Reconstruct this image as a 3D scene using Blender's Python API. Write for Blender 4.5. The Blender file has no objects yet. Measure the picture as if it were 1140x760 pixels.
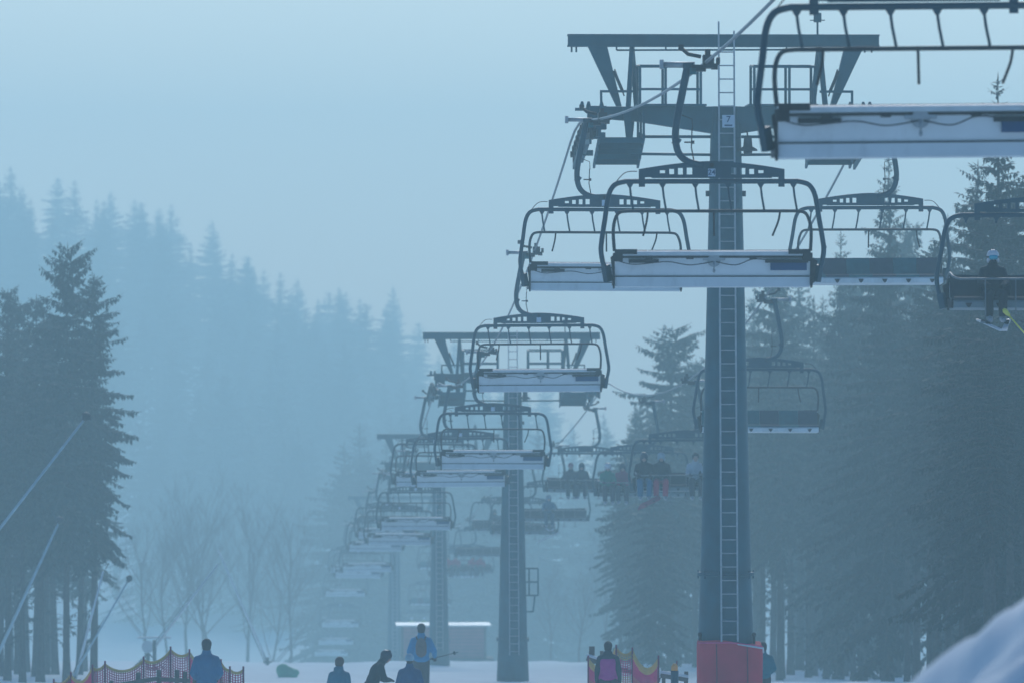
import bpy, bmesh, math, random
from mathutils import Vector, Matrix, Quaternion
PI = math.pi
R = math.radians
SC = bpy.context.scene
COL = SC.collection
F = 7500.0                       # focal length in photograph pixels (1140 wide)

def at(px, py, Y):
    return Vector(((px - 570) / F * Y, Y, (380 - py) / F * Y))

def lerp(a, b, t): return a + (b - a) * t
def interp(pts, x):
    if x <= pts[0][0]: return pts[0][1]
    for (x0, y0), (x1, y1) in zip(pts, pts[1:]):
        if x <= x1: return lerp(y0, y1, (x - x0) / (x1 - x0))
    return pts[-1][1]
def smooth(a, b, x):
    t = min(1, max(0, (x - a) / (b - a)))
    return t * t * (3 - 2 * t)

# ------------------------------------------------------------------ materials
def mat(name, col, rough=0.6, metal=0.0, var=0.15, scale=6.0, bump=0.0, bscale=40.0, spec=0.4, dirt=None, coord='Object'):
    m = bpy.data.materials.new(name); m.use_nodes = True
    nt = m.node_tree; N = nt.nodes; L = nt.links
    b = N['Principled BSDF']
    b.inputs['Roughness'].default_value = rough
    b.inputs['Metallic'].default_value = metal
    b.inputs['Specular IOR Level'].default_value = spec
    tc = N.new('ShaderNodeTexCoord')
    nz = N.new('ShaderNodeTexNoise'); nz.inputs['Scale'].default_value = scale; nz.inputs['Detail'].default_value = 5
    L.new(tc.outputs[coord], nz.inputs['Vector'])
    rp = N.new('ShaderNodeValToRGB')
    rp.color_ramp.elements[0].position = 0.3; rp.color_ramp.elements[1].position = 0.7
    c0 = [max(0, c * (1 - var)) for c in col] + [1]; c1 = [min(1, c * (1 + var)) for c in col] + [1]
    rp.color_ramp.elements[0].color = c0; rp.color_ramp.elements[1].color = c1
    L.new(nz.outputs['Fac'], rp.inputs['Fac'])
    out = rp.outputs['Color']
    if dirt:
        nd = N.new('ShaderNodeTexNoise'); nd.inputs['Scale'].default_value = scale * .45; nd.inputs['Detail'].default_value = 8
        nd.inputs['Roughness'].default_value = .7
        mp = N.new('ShaderNodeMapping'); mp.inputs['Scale'].default_value = (1, 1, .35); mp.inputs['Location'].default_value = (3, 7, 1)
        L.new(tc.outputs[coord], mp.inputs['Vector']); L.new(mp.outputs['Vector'], nd.inputs['Vector'])
        r2 = N.new('ShaderNodeValToRGB'); r2.color_ramp.elements[0].position = .5; r2.color_ramp.elements[1].position = .72
        r2.color_ramp.elements[0].color = (0, 0, 0, 1); r2.color_ramp.elements[1].color = (.8, .8, .8, 1)
        L.new(nd.outputs['Fac'], r2.inputs['Fac'])
        mx = N.new('ShaderNodeMixRGB'); mx.inputs['Color2'].default_value = (*dirt, 1)
        L.new(r2.outputs['Color'], mx.inputs['Fac']); L.new(out, mx.inputs['Color1']); out = mx.outputs['Color']
    L.new(out, b.inputs['Base Color'])
    if bump:
        n2 = N.new('ShaderNodeTexNoise'); n2.inputs['Scale'].default_value = bscale; n2.inputs['Detail'].default_value = 4
        L.new(tc.outputs[coord], n2.inputs['Vector'])
        bp = N.new('ShaderNodeBump'); bp.inputs['Strength'].default_value = bump; bp.inputs['Distance'].default_value = .02
        L.new(n2.outputs['Fac'], bp.inputs['Height']); L.new(bp.outputs['Normal'], b.inputs['Normal'])
    return m

M = {
 'steel':   mat('painted_steel', (.002, .080, .115), .5, .0, .30, 2.2, .2, 30, dirt=(.035, .11, .14)),
 'chair':   mat('chair_frame_paint', (.016, .065, .095), .45, .1, .15, 4, dirt=(.03, .07, .09)),
 'galv':    mat('galvanised_steel', (.36, .40, .42), .45, .55, .2, 9),
 'ladder':  mat('ladder_aluminium', (.42, .46, .48), .5, .3, .15, 9),
 'rope':    mat('wire_rope', (.14, .19, .22), .4, .6, .2, 20),
 'white':   mat('seat_shell_plastic', (.70, .78, .80), .45, .0, .06, 2.2, .05, 20, dirt=(.42, .47, .48)),
 'rail':    mat('seat_rail_aluminium', (.58, .64, .67), .35, .5, .1, 6),
 'black':   mat('black_rubber', (.02, .022, .025), .7, 0, .25, 14),
 'darkmet': mat('dark_metal', (.035, .045, .05), .5, .3, .2, 12),
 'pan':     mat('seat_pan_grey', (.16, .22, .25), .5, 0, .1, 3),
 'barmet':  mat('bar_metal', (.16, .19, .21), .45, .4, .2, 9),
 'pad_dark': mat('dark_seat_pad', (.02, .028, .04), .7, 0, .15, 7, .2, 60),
 'blue':    mat('blue_panel', (.0, .055, .17), .4, 0, .08, 5),
 'pad_teal': mat('teal_seat_pad', (.02, .13, .15), .7, 0, .15, 7, .2, 60),
 'pad_slate': mat('slate_seat_pad', (.05, .06, .085), .7, 0, .15, 7, .2, 60),
 'sign':    mat('sign_plate', (.55, .65, .74), .5, 0, .06, 5),
 'signink': mat('sign_ink', (.01, .05, .14), .6, 0, .1, 5),
 'bark':    mat('spruce_bark', (.06, .05, .043), .9, 0, .4, 5, .5, 12),
 'barebark': mat('birch_grey_bark', (.13, .12, .11), .9, 0, .35, 5),
 'needle':  mat('spruce_needles', (.018, .036, .030), .8, 0, .45, 1.2, 0),
 'needle2': mat('spruce_needles_dull', (.020, .038, .032), .8, 0, .45, 1.2, 0),
 'wood':    mat('weathered_wood', (.12, .11, .10), .85, 0, .3, 8, .3, 30),
 'redpad':  mat('red_vinyl_pad', (.64, .03, .075), .85, 0, .12, 1.5, .25, 5, .1, dirt=(.52, .06, .09)),
 'padseam': mat('dark_red_seam', (.26, .02, .05), .6, 0, .15, 4),
 'netpink': mat('magenta_net', (.80, .05, .22), .7, 0, .15, 3),
 'netyel':  mat('yellow_net_band', (.80, .52, .16), .7, 0, .15, 3),
 'polepink': mat('net_pole', (.25, .03, .08), .6, 0, .15, 3),
 'wallred': mat('hut_wall_boards', (.55, .20, .20), .8, 0, .15, 2),
 'green':   mat('green_tarpaulin', (.05, .40, .22), .6, 0, .15, 3, .2, 8),
 'lancegrey': mat('snow_lance_tube', (.38, .52, .58), .45, .3, .12, 4),
 'lancelight': mat('snow_lance_light_tube', (.72, .76, .78), .45, .2, .12, 4),
 'orange':  mat('orange_marker', (.85, .40, .06), .6, 0, .1, 5),
 'skin':    mat('skin', (.52, .32, .25), .55, 0, .06, 10),
 'eye':     mat('eye_dark', (.03, .025, .02), .3, 0, .1, 10),
 'hair':    mat('dark_hair', (.03, .024, .022), .7, 0, .3, 30, .4, 80),
 'fairhair': mat('brown_hair', (.09, .065, .05), .7, 0, .3, 30, .4, 80),
 'helmw':   mat('white_helmet', (.72, .73, .76), .3, 0, .10, 8),
 'helmd':   mat('dark_helmet', (.02, .035, .06), .3, 0, .15, 8),
 'goggle':  mat('cyan_goggle_lens', (.02, .42, .55), .12, .3, .2, 6),
 'boot':    mat('ski_boot', (.30, .33, .36), .4, 0, .2, 8),
 'ski':     mat('ski_topsheet', (.62, .66, .70), .35, 0, .12, 6),
 'redboard': mat('red_snowboard', (.32, .03, .07), .4, 0, .2, 5),
 'yellow':  mat('yellow_pole', (.85, .80, .10), .4, 0, .06, 5),
 'pack':    mat('grey_backpack', (.17, .12, .10), .8, 0, .2, 12, .3, 30),
}
_cl = {}
def cloth(col):
    if col not in _cl:
        _cl[col] = mat('jacket_fabric', col, .75, 0, .14, 5, .35, 14)
    return _cl[col]

# ------------------------------------------------------------------ objects
def tag(o, label, cat, group=None, kind=None):
    if label: o['label'] = label
    if cat: o['category'] = cat
    if group: o['group'] = group
    if kind: o['kind'] = kind
    return o

def empty(name, loc, rz=0.0, label=None, cat=None, group=None):
    o = bpy.data.objects.new(name, None); COL.objects.link(o)
    o.location = loc; o.rotation_euler = (0, 0, rz); o.empty_display_size = .3
    return tag(o, label, cat, group)

def link_mesh(name, me, m, parent=None, loc=None):
    o = bpy.data.objects.new(name, me); COL.objects.link(o)
    if m is not None:
        if isinstance(m, (list, tuple)):
            for k in m: me.materials.append(k)
        elif not me.materials: me.materials.append(m)
    if parent: o.parent = parent
    if loc is not None: o.location = loc
    return o

def dup_tree(o, parent=None):
    c = o.copy(); COL.objects.link(c); c.parent = parent
    for ch in list(o.children): dup_tree(ch, c)
    return c

class MB:
    def __init__(s): s.v = []; s.f = []; s.sm = []; s.mi = []
    def add(s, vs, fs, smooth=False, mi=0):
        n = len(s.v); s.v += [tuple(v) for v in vs]
        for f in fs: s.f.append([i + n for i in f]); s.sm.append(smooth); s.mi.append(mi)
        return s
    def box(s, c, size, rot=None, mi=0, bev=0.0):
        x, y, z = [k / 2 for k in size]; c = Vector(c)
        P = [Vector((a * x, b * y, d * z)) for a in (-1, 1) for b in (-1, 1) for d in (-1, 1)]
        if rot is not None: P = [rot @ p for p in P]
        P = [p + c for p in P]
        return s.add(P, [(0, 1, 3, 2), (4, 6, 7, 5), (0, 4, 5, 1), (2, 3, 7, 6), (0, 2, 6, 4), (1, 5, 7, 3)], mi=mi)
    def beam(s, p, q, w, h, up=(0, 0, 1), w2=None, h2=None, mi=0):
        p, q = Vector(p), Vector(q); d = (q - p).normalized()
        up = Vector(up)
        if abs(d.dot(up)) > .98: up = Vector((0, 1, 0))
        a = d.cross(up).normalized(); b = a.cross(d)
        w2 = w if w2 is None else w2; h2 = h if h2 is None else h2
        P = []
        for c, ww, hh in ((p, w, h), (q, w2, h2)):
            P += [c - a * ww / 2 - b * hh / 2, c + a * ww / 2 - b * hh / 2, c + a * ww / 2 + b * hh / 2, c - a * ww / 2 + b * hh / 2]
        return s.add(P, [(3, 2, 1, 0), (4, 5, 6, 7), (0, 1, 5, 4), (1, 2, 6, 5), (2, 3, 7, 6), (3, 0, 4, 7)], mi=mi)
    def tube(s, path, r, n=10, mi=0, cap=True):
        path = [Vector(p) for p in path]; k = len(path)
        rr = r if isinstance(r, (list, tuple)) else [r] * k
        t0 = (path[1] - path[0]).normalized()
        ref = Vector((0, 0, 1)) if abs(t0.z) < .9 else Vector((0, 1, 0))
        a = t0.cross(ref).normalized(); P = []
        for i in range(k):
            if i == 0: t = t0
            elif i == k - 1: t = (path[i] - path[i - 1]).normalized()
            else: t = ((path[i + 1] - path[i]).normalized() + (path[i] - path[i - 1]).normalized()).normalized()
            a = (a - t * a.dot(t)).normalized(); b = t.cross(a)
            P += [path[i] + (a * math.cos(2 * PI * j / n) + b * math.sin(2 * PI * j / n)) * rr[i] for j in range(n)]
        fs = [(i * n + j, i * n + (j + 1) % n, (i + 1) * n + (j + 1) % n, (i + 1) * n + j) for i in range(k - 1) for j in range(n)]
        s.add(P, fs, True, mi)
        if cap:
            b0 = len(s.v) - k * n
            s.f.append([b0 + j for j in reversed(range(n))]); s.sm.append(False); s.mi.append(mi)
            s.f.append([b0 + (k - 1) * n + j for j in range(n)]); s.sm.append(False); s.mi.append(mi)
        return s
    def disc(s, c, axis, r, w, n=20, mi=0):
        c = Vector(c); ax = Vector(axis).normalized()
        return s.tube([c - ax * w / 2, c + ax * w / 2], r, n, mi)
    def ell(s, c, rad, nu=14, nv=9, rot=None, mi=0):
        c = Vector(c); P = []
        for i in range(nv + 1):
            th = PI * i / nv
            for j in range(nu):
                ph = 2 * PI * j / nu
                p = Vector((rad[0] * math.sin(th) * math.cos(ph), rad[1] * math.sin(th) * math.sin(ph), rad[2] * math.cos(th)))
                if rot is not None: p = rot @ p
                P.append(c + p)
        fs = [(i * nu + j, (i + 1) * nu + j, (i + 1) * nu + (j + 1) % nu, i * nu + (j + 1) % nu) for i in range(nv) for j in range(nu)]
        return s.add(P, fs, True, mi)
    def cap(s, p, q, r1, r2, n=12):
        p, q = Vector(p), Vector(q); d = (q - p); L = d.length; d = d / L
        path, rr = [], []
        for k in range(4):
            a = PI / 2 * (1 - k / 4); path.append(p - d * r1 * math.sin(a)); rr.append(max(.002, r1 * math.cos(a)))
        path.append(p); rr.append(r1); path.append(q); rr.append(r2)
        for k in range(1, 5):
            a = PI / 2 * k / 4; path.append(q + d * r2 * math.sin(a)); rr.append(max(.002, r2 * math.cos(a)))
        return s.tube(path, rr, n)
    def prism(s, poly, y0, y1, mi=0):
        """polygon in x-z, extruded along y"""
        n = len(poly)
        P = [(x, y0, z) for x, z in poly] + [(x, y1, z) for x, z in poly]
        return s.add(P, [tuple(range(n)), tuple(reversed(range(n, 2 * n)))] + [(i, i + n, (i + 1) % n + n, (i + 1) % n) for i in range(n)], mi=mi)
    def profile(s, poly, x0, x1, mi=0):
        """polygon in y-z, extruded along x"""
        n = len(poly)
        P = [(x0, y, z) for y, z in poly] + [(x1, y, z) for y, z in poly]
        return s.add(P, [tuple(reversed(range(n))), tuple(range(n, 2 * n))] + [(i, (i + 1) % n, (i + 1) % n + n, i + n) for i in range(n)], mi=mi)
    def mesh(s, name):
        me = bpy.data.meshes.new(name); me.from_pydata(s.v, [], s.f)
        me.polygons.foreach_set('use_smooth', s.sm)
        me.polygons.foreach_set('material_index', s.mi)
        bm = bmesh.new(); bm.from_mesh(me); bmesh.ops.recalc_face_normals(bm, faces=bm.faces); bm.to_mesh(me); bm.free()
        me.update(); return me
    def build(s, name, m, parent=None, loc=None):
        return link_mesh(name, s.mesh(name), m, parent, loc)

def bez(pts, n=8):
    """Catmull-Rom through the points"""
    P = [Vector(p) for p in pts]; out = []
    for i in range(len(P) - 1):
        p0 = P[max(i - 1, 0)]; p1 = P[i]; p2 = P[i + 1]; p3 = P[min(i + 2, len(P) - 1)]
        for k in range(n):
            t = k / n
            out.append(.5 * ((2 * p1) + (p2 - p0) * t + (2 * p0 - 5 * p1 + 4 * p2 - p3) * t * t + (3 * p1 - p0 - 3 * p2 + p3) * t ** 3))
    out.append(P[-1]); return out

def text_mesh(body, size, name):
    c = bpy.data.curves.new(name, 'FONT'); c.body = body; c.size = size; c.align_x = 'CENTER'; c.align_y = 'CENTER'; c.extrude = .004
    c.offset = size * .012
    o = bpy.data.objects.new(name, c); COL.objects.link(o)
    bpy.context.view_layer.update()
    me = bpy.data.meshes.new_from_object(o.evaluated_get(bpy.context.evaluated_depsgraph_get()))
    bpy.data.objects.remove(o); bpy.data.curves.remove(c)
    me.name = name
    me.transform(Matrix.Rotation(PI / 2, 4, 'X'))       # stands upright, reads from -Y
    return me

def voxel(mb, vox, name, smooth_it=4):
    me = mb.mesh('shape'); o = bpy.data.objects.new('shape', me); COL.objects.link(o)
    r = o.modifiers.new('r', 'REMESH'); r.mode = 'VOXEL'; r.voxel_size = vox; r.use_smooth_shade = True
    s = o.modifiers.new('s', 'SMOOTH'); s.iterations = smooth_it; s.factor = .5
    bpy.context.view_layer.update()
    out = bpy.data.meshes.new_from_object(o.evaluated_get(bpy.context.evaluated_depsgraph_get()))
    out.name = name
    bpy.data.objects.remove(o); bpy.data.meshes.remove(me)
    return out

# ------------------------------------------------------------------ terrain
BASE = [(-100, 3.2), (-20, -.8), (0, -1.7), (40, -4.1), (100, -6.4), (145, -8.1), (180, -9.3), (255, -13.0), (330, -16.2), (400, -19.1), (430, -20.5),
        (490, -24.0), (560, -31.5), (620, -36), (700, -38), (1500, -40)]
def base(Y):
    return (interp(BASE, Y - 12) + 2 * interp(BASE, Y) + interp(BASE, Y + 12)) / 4
TOPS = [(-1200, 90), (-700, 100), (-300, 140), (-120, 178), (0, 200), (63, 200), (123, 214), (190, 228), (236, 246), (275, 286), (331, 311), (400, 336), (438, 338),
        (467, 362), (520, 395), (580, 420), (660, 440), (800, 440), (1100, 420), (1900, 380)]
def hill(X, Y):
    px = 570 + X / 1200 * F
    return (380 - interp(TOPS, px)) / F * 1200 - 26
def ground(X, Y):
    g = base(Y)
    g -= .5 * math.exp(-((X + 3.0) ** 2 + (Y - 146) ** 2 * .35) / 12.5)      # trampled hollow where a group stands
    t = smooth(800, 1190, Y)
    g = lerp(g, hill(X, Y), t)
    g += .16 * math.sin(X * .31 + Y * .07) * math.sin(Y * .11 + 1.3) * smooth(30, 90, Y) + .08 * math.sin(X * .9 + .5 * Y) * smooth(60, 120, Y)
    return g

def build_ground():
    xs = [-420, -300, -220, -160, -120, -90] + [-70 + 2.5 * i for i in range(57)] + [90, 120, 160, 220, 300, 420]
    ys = [-50, -30, -10] + [6 * i for i in range(0, 130)] + [800 + 15 * i for i in range(43)]
    V = [(x, y, ground(x, y)) for y in ys for x in xs]; n = len(xs)
    Fs = [(j * n + i, j * n + i + 1, (j + 1) * n + i + 1, (j + 1) * n + i) for j in range(len(ys) - 1) for i in range(n - 1)]
    mb = MB(); mb.add(V, Fs, True)
    m = mat('snow', (.80, .89, .90), .8, 0, .05, .35, .5, 1.4, .3)
    tag(mb.build('snow_ground', m), None, None, kind='structure')
    # ploughed snow heap close to the camera
    mb = MB(); n = 90; V = []
    rnd = random.Random(5)
    lumps = [(rnd.uniform(-3, 3), rnd.uniform(-6, 6), rnd.uniform(.12, .4), rnd.uniform(.02, .10)) for _ in range(140)]
    for j in range(n + 1):
        for i in range(n + 1):
            x = -3.3 + 6.6 * i / n; y = -7 + 14 * j / n
            d = math.hypot(x, y * .47) / 3.15
            h = 2.86 * max(0, 1 - d * d) ** .75 if d < 1 else 0
            h += (.10 * math.sin(3.1 * x + 1) * math.sin(2.7 * y) + .05 * math.sin(7 * x) * math.sin(6 * y + 1) + .03 * math.sin(13 * x + 2) * math.sin(9 * y)) * min(1, h)
            for lx, ly, lr, lh in lumps:
                q = ((x - lx) ** 2 + (y - ly) ** 2) / (lr * lr)
                if q < 4: h += lh * math.exp(-q) * min(1, h)
            V.append((x, y, h - .25 * smooth(.85, 1.05, d)))
    mb.add(V, [(j * (n + 1) + i, j * (n + 1) + i + 1, (j + 1) * (n + 1) + i + 1, (j + 1) * (n + 1) + i) for j in range(n) for i in range(n)], True)
    tag(mb.build('snow_heap', m, None, (4.42, 40, base(40) - .05)), None, None, kind='structure')
build_ground()

# ------------------------------------------------------------------ lift line
TW = [(10, 8.0), (145, 4.75), (255, -1.5), (369, -6.9), (493, -13.1), (600, -24.0), (700, -33)]
TC = {145: 4.6, 255: .03, 369: -4.0, 493: -8.6}
def XL(Y): return 3.08 - .0385 * (Y - 104)
def XR(Y): return 7.6 - .0368 * (Y - 143)
TW[0] = (10, 4.75 + .0439 * 135)
SAGL = [2.67, 2.0, 1.6, 1.5, 1.2, .5]
SAGR = [3.1, 2.5, 1.1, 1.5, 1.2, .5]
def ropez(Y, sag):
    for k in range(len(TW) - 1):
        (a, za), (b, zb) = TW[k], TW[k + 1]
        if Y <= b or k == len(TW) - 2:
            u = (Y - a) / (b - a)
            return lerp(za, zb, u) - 4 * sag[k] * u * (1 - u)
def build_rope(X, sag, label, off):
    path = []; Y = 12
    while Y < 690:
        z = (ropez(Y - 2.5, sag) + ropez(Y, sag) * 2 + ropez(Y + 2.5, sag)) / 4 if Y > 15 else ropez(Y, sag)
        path.append((X(Y) + off, Y, z)); Y += 2.0
    mb = MB(); mb.tube(path, .026, 8)
    tag(mb.build('haul_rope', M['rope']), label, 'rope')
build_rope(XL, SAGL, 'grey wire rope carrying the empty chairs away on the left side of the towers', -.1)
build_rope(XR, SAGR, 'grey wire rope carrying chairs with riders towards the viewer on the right side', .1)

# ------------------------------------------------------------------ chair
def plate_mesh():
    """spreader plate with punched windows; local x-z, z = 0 at its peak"""
    xs = [-1.125, -1.03, -.93, -.80, -.72, -.655, -.58, -.52, -.445, -.385, -.30]
    xs = xs + [-.15, .0, .15] + [-x for x in reversed(xs)]
    hole = {3: (-.20, -.155), 5: (-.215, -.135), 7: (-.22, -.12), 9: (-.22, -.115), 1: (-.295, -.262)}
    def top(x): return -.012 - .125 * (abs(x) / 1.125) ** 1.6
    bm = bmesh.new()
    def cell(x0, x1, a0, a1, b0, b1):
        return bm.faces.new([bm.verts.new((x0, 0, a0)), bm.verts.new((x1, 0, a1)), bm.verts.new((x1, 0, b1)), bm.verts.new((x0, 0, b0))])
    n = len(xs)
    for i in range(n - 1):
        x0, x1 = xs[i], xs[i + 1]; j = min(i, n - 2 - i)
        lo = -.41 if j == 0 else (-.30 if j == 1 else -.275)
        if j in hole:
            h0, h1 = hole[j]
            if j != 1:
                cell(x0, x1, lo, lo, h0, h0); cell(x0, x1, h1, h1, top(x0), top(x1))
            else:
                cell(x0, x1, h1, h1, top(x0), top(x1))
        else:
            cell(x0, x1, lo, lo, top(x0), top(x1))
    bmesh.ops.remove_doubles(bm, verts=bm.verts, dist=1e-4)
    g = bmesh.ops.extrude_face_region(bm, geom=list(bm.faces))
    bmesh.ops.translate(bm, verts=[e for e in g['geom'] if isinstance(e, bmesh.types.BMVert)], vec=(0, .05, 0))
    bmesh.ops.translate(bm, verts=bm.verts, vec=(0, -.025, -1.5))
    bmesh.ops.recalc_face_normals(bm, faces=bm.faces)
    me = bpy.data.meshes.new('spreader_plate'); bm.to_mesh(me); bm.free(); return me

PZ = -1.5
LIFT = .07                      # loaded chairs carry their seat a little higher under the bail
def make_chair(lowered=False, numeral=False):
    t = empty('chairlift_chair', (0, 0, 0))
    # grip on the rope and its tail
    g = MB()
    g.box((-.05, 0, .02), (.17, .42, .20)); g.box((-.20, 0, -.08), (.22, .24, .10)); g.box((.05, .1, -.05), (.10, .16, .09))
    g.tube([(-.16, .05, .10), (-.36, .05, .14), (-.45, .05, .22)], .03, 8); g.box((-.47, .05, .24), (.08, .10, .09))
    g.disc((.10, -.14, .03), (1, 0, 0), .055, .05); g.disc((.10, .14, .03), (1, 0, 0), .055, .05)
    g.box((-.06, 0, .16), (.08, .2, .10))
    gp = g.build('grip', M['darkmet'], t)
    w = MB(); w.tube([(-.26, 0, -.02), (-.74, 0, -.02)], .04, 8); w.box((-.77, 0, -.02), (.06, .13, .14)); w.build('grip_roller', M['galv'], gp)
    w = MB(); w.box((-.29, -.09, -.13), (.10, .06, .10)); w.build('spring_cap', M['pad_teal'], gp)
    # hanger arm
    a = MB()
    pts = bez([(-.36, 0, -.02), (-.40, 0, -.20), (-.47, 0, -.55), (-.545, 0, -.95), (-.555, 0, -1.20), (-.50, 0, -1.40), (-.36, 0, -1.52), (-.12, 0, -1.58)], 6)
    rr = [lerp(.062, .05, i / (len(pts) - 1)) for i in range(len(pts))]
    a.tube(pts, rr, 12); a.box((-.36, 0, -.04), (.16, .14, .09)); a.tube([(-.58, 0, -1.18), (-.50, 0, -1.24)], .07, 10)
    ha = a.build('hanger_arm', M['chair'], t)
    a = MB(); a.tube([(-.30, .06, -1.0), (-.31, .06, -1.3), (-.27, .05, -1.52)], .010, 6); a.tube([(-.42, .05, -1.22), (-.29, .06, -1.22)], .014, 6)
    a.tube([(-.46, .05, -.8), (-.30, .06, -.86), (-.29, .06, -1.02)], .008, 6); a.box((-.29, .06, -1.22), (.05, .05, .05)); a.build('release_rod', M['darkmet'], ha)
    # spreader plate
    pl = link_mesh('spreader_plate', plate_mesh(), M['chair'], t)
    sg = MB(); sg.box((0, -.034, PZ - .19), (.115, .014, .12)); so = sg.build('number_plate', M['sign'], pl)
    sg = MB(); sg.disc((0, -.034, PZ - .075), (0, 1, 0), .035, .02, 16); sg.build('hub_cap', M['black'], pl)
    if numeral:
        tm = text_mesh('24', .115, 'number_text'); link_mesh('numeral', tm, M['signink'], so, (0, -.046, PZ - .19))
    # bail
    def side(s):
        return bez([(s * 1.33, 0, PZ - .325), (s * 1.50, -.02, PZ - .38), (s * 1.595, -.05, PZ - .55), (s * 1.65, -.13, PZ - .90), (s * 1.70, -.22, PZ - 1.22),
                    (s * 1.715, -.26, PZ - 1.40), (s * 1.68, -.25, PZ - 1.60), (s * 1.61, -.2, PZ - 1.76)], 5)
    b = MB(); path = list(reversed(side(-1))) + side(1); b.tube(path, .039, 12)
    for s in (-1, 1):
        b.beam((s * 1.645, -.23, PZ - 1.62), (s * 1.60, -.19, PZ - 1.87), .09, .12)
    bl = b.build('bail_frame', M['chair'], t)
    c = MB()
    c.tube(bez([(-1.15, 0, PZ - .17), (-1.35, 0, PZ - .2), (-1.54, -.06, PZ - .45), (-1.62, -.1, PZ - .8)], 6), .008, 6)
    c.build('bail_cable', M['black'], bl)
    SZ = PZ + (LIFT if lowered else 0)
    # backrest / seat
    sh = MB()
    sh.profile([(-.355, SZ - 1.44), (-.315, SZ - 1.44), (-.20, SZ - 1.80), (-.245, SZ - 1.785)], -1.50, 1.50)
    shell = sh.build('back_shell', M['white'], t)
    x = MB()
    x.profile([(-.405, SZ - 1.415), (-.375, SZ - 1.40), (-.30, SZ - 1.40), (-.30, SZ - 1.437), (-.37, SZ - 1.475), (-.405, SZ - 1.475)], -1.51, 1.51)
    x.build('top_rail', M['rail'], shell)
    x = MB(); x.profile([(-.376, SZ - 1.482), (-.356, SZ - 1.482), (-.346, SZ - 1.512), (-.366, SZ - 1.512)], -1.48, 1.48)
    for k in (-.98, -.35, .62): x.box((k, -.36, SZ - 1.505), (.11, .05, .05))
    x.build('rail_seal', M['black'], shell)
    sp = MB(); sp.profile([(-.255, SZ - 1.80), (-.19, SZ - 1.812), (.37, SZ - 1.80), (.41, SZ - 1.83), (.40, SZ - 1.925), (.36, SZ - 1.93), (-.20, SZ - 1.965), (-.27, SZ - 1.95)], -1.50, 1.50)
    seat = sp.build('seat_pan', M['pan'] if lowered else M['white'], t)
    x = MB(); x.profile([(-.262, SZ - 1.785), (-.236, SZ - 1.785), (-.236, SZ - 1.803), (-.262, SZ - 1.803)], -1.495, 1.495); x.build('seat_hinge', M['darkmet'], seat)
    for k in range(6):
        xx = -1.2625 + .505 * k; x = MB()
        x.prism([(xx - .055, SZ - 1.845), (xx + .055, SZ - 1.845), (xx + .03, SZ - 1.90), (xx, SZ - 1.925), (xx - .03, SZ - 1.90)], .405, .44)
        x.build('seat_hook', M['black'], seat)
    for k in range(6):
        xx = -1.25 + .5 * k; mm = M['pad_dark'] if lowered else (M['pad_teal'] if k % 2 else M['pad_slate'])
        x = MB(); x.profile([(-.312, SZ - 1.40), (-.25, SZ - 1.385), (-.21, SZ - 1.43), (-.115, SZ - 1.76), (-.195, SZ - 1.79)], xx - .246, xx + .246)
        x.build('back_pad', mm, t)
        x = MB(); x.profile([(-.14, SZ - 1.808), (-.12, SZ - 1.75), (.33, SZ - 1.735), (.385, SZ - 1.76), (.39, SZ - 1.80), (.36, SZ - 1.799)], xx - .246, xx + .246)
        x.build('seat_pad', mm, t)
    for s in (-1, 1):
        x = MB()
        x.box((s * 1.335, -.385, SZ - 1.415), (.34, .10, .075)); x.box((s * 1.46, -.36, SZ - 1.50), (.15, .13, .13))
        if s > 0: x.prism([(s * 1.505, SZ - 1.50), (s * 1.62, SZ - 1.56), (s * 1.585, SZ - 1.70), (s * 1.535, SZ - 1.97), (s * 1.505, SZ - 1.97)], -.30, -.27)
        else: x.prism([(s * 1.505, SZ - 1.45), (s * 1.57, SZ - 1.50), (s * 1.545, SZ - 1.72), (s * 1.535, SZ - 1.98), (s * 1.505, SZ - 1.98)], -.30, -.27)
        x.box((s * 1.522, -.02, SZ - 1.85), (.03, .62, .16))
        x.box((s * 1.06 if s < 0 else s * 1.14, -.352, SZ - 1.56), (.46 if s < 0 else .66, .07, .055))
        x.build('side_bracket', M['black'], t)
    x = MB(); x.box((1.17, -.335, SZ - 1.645), (.56, .05, .115)); x.build('blue_panel', M['blue'], shell)
    x = MB(); x.disc((.02, -.35, SZ - 1.55), (0, 1, 0), .10, .06, 18); x.box((.02, -.37, SZ - 1.53), (.34, .05, .04)); x.tube([(.02, -.38, SZ - 1.56), (.02, -.38, SZ - 1.70)], .012, 6)
    x.ell((.02, -.38, SZ - 1.71), (.022, .022, .03), 8, 5); x.build('latch_hub', M['galv'], shell)
    x = MB()
    for p in ([(-1.44, -.40, SZ - 1.56), (-1.2, -.40, SZ - 1.61), (-.7, -.39, SZ - 1.57), (-.35, -.39, SZ - 1.62), (.0, -.39, SZ - 1.57)], [(.05, -.39, SZ - 1.57), (.35, -.39, SZ - 1.62), (.62, -.39, SZ - 1.53), (.9, -.38, SZ - 1.55)]):
        x.tube(bez(p, 6), .009, 6)
    x.build('cable', M['black'], shell)
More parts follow.
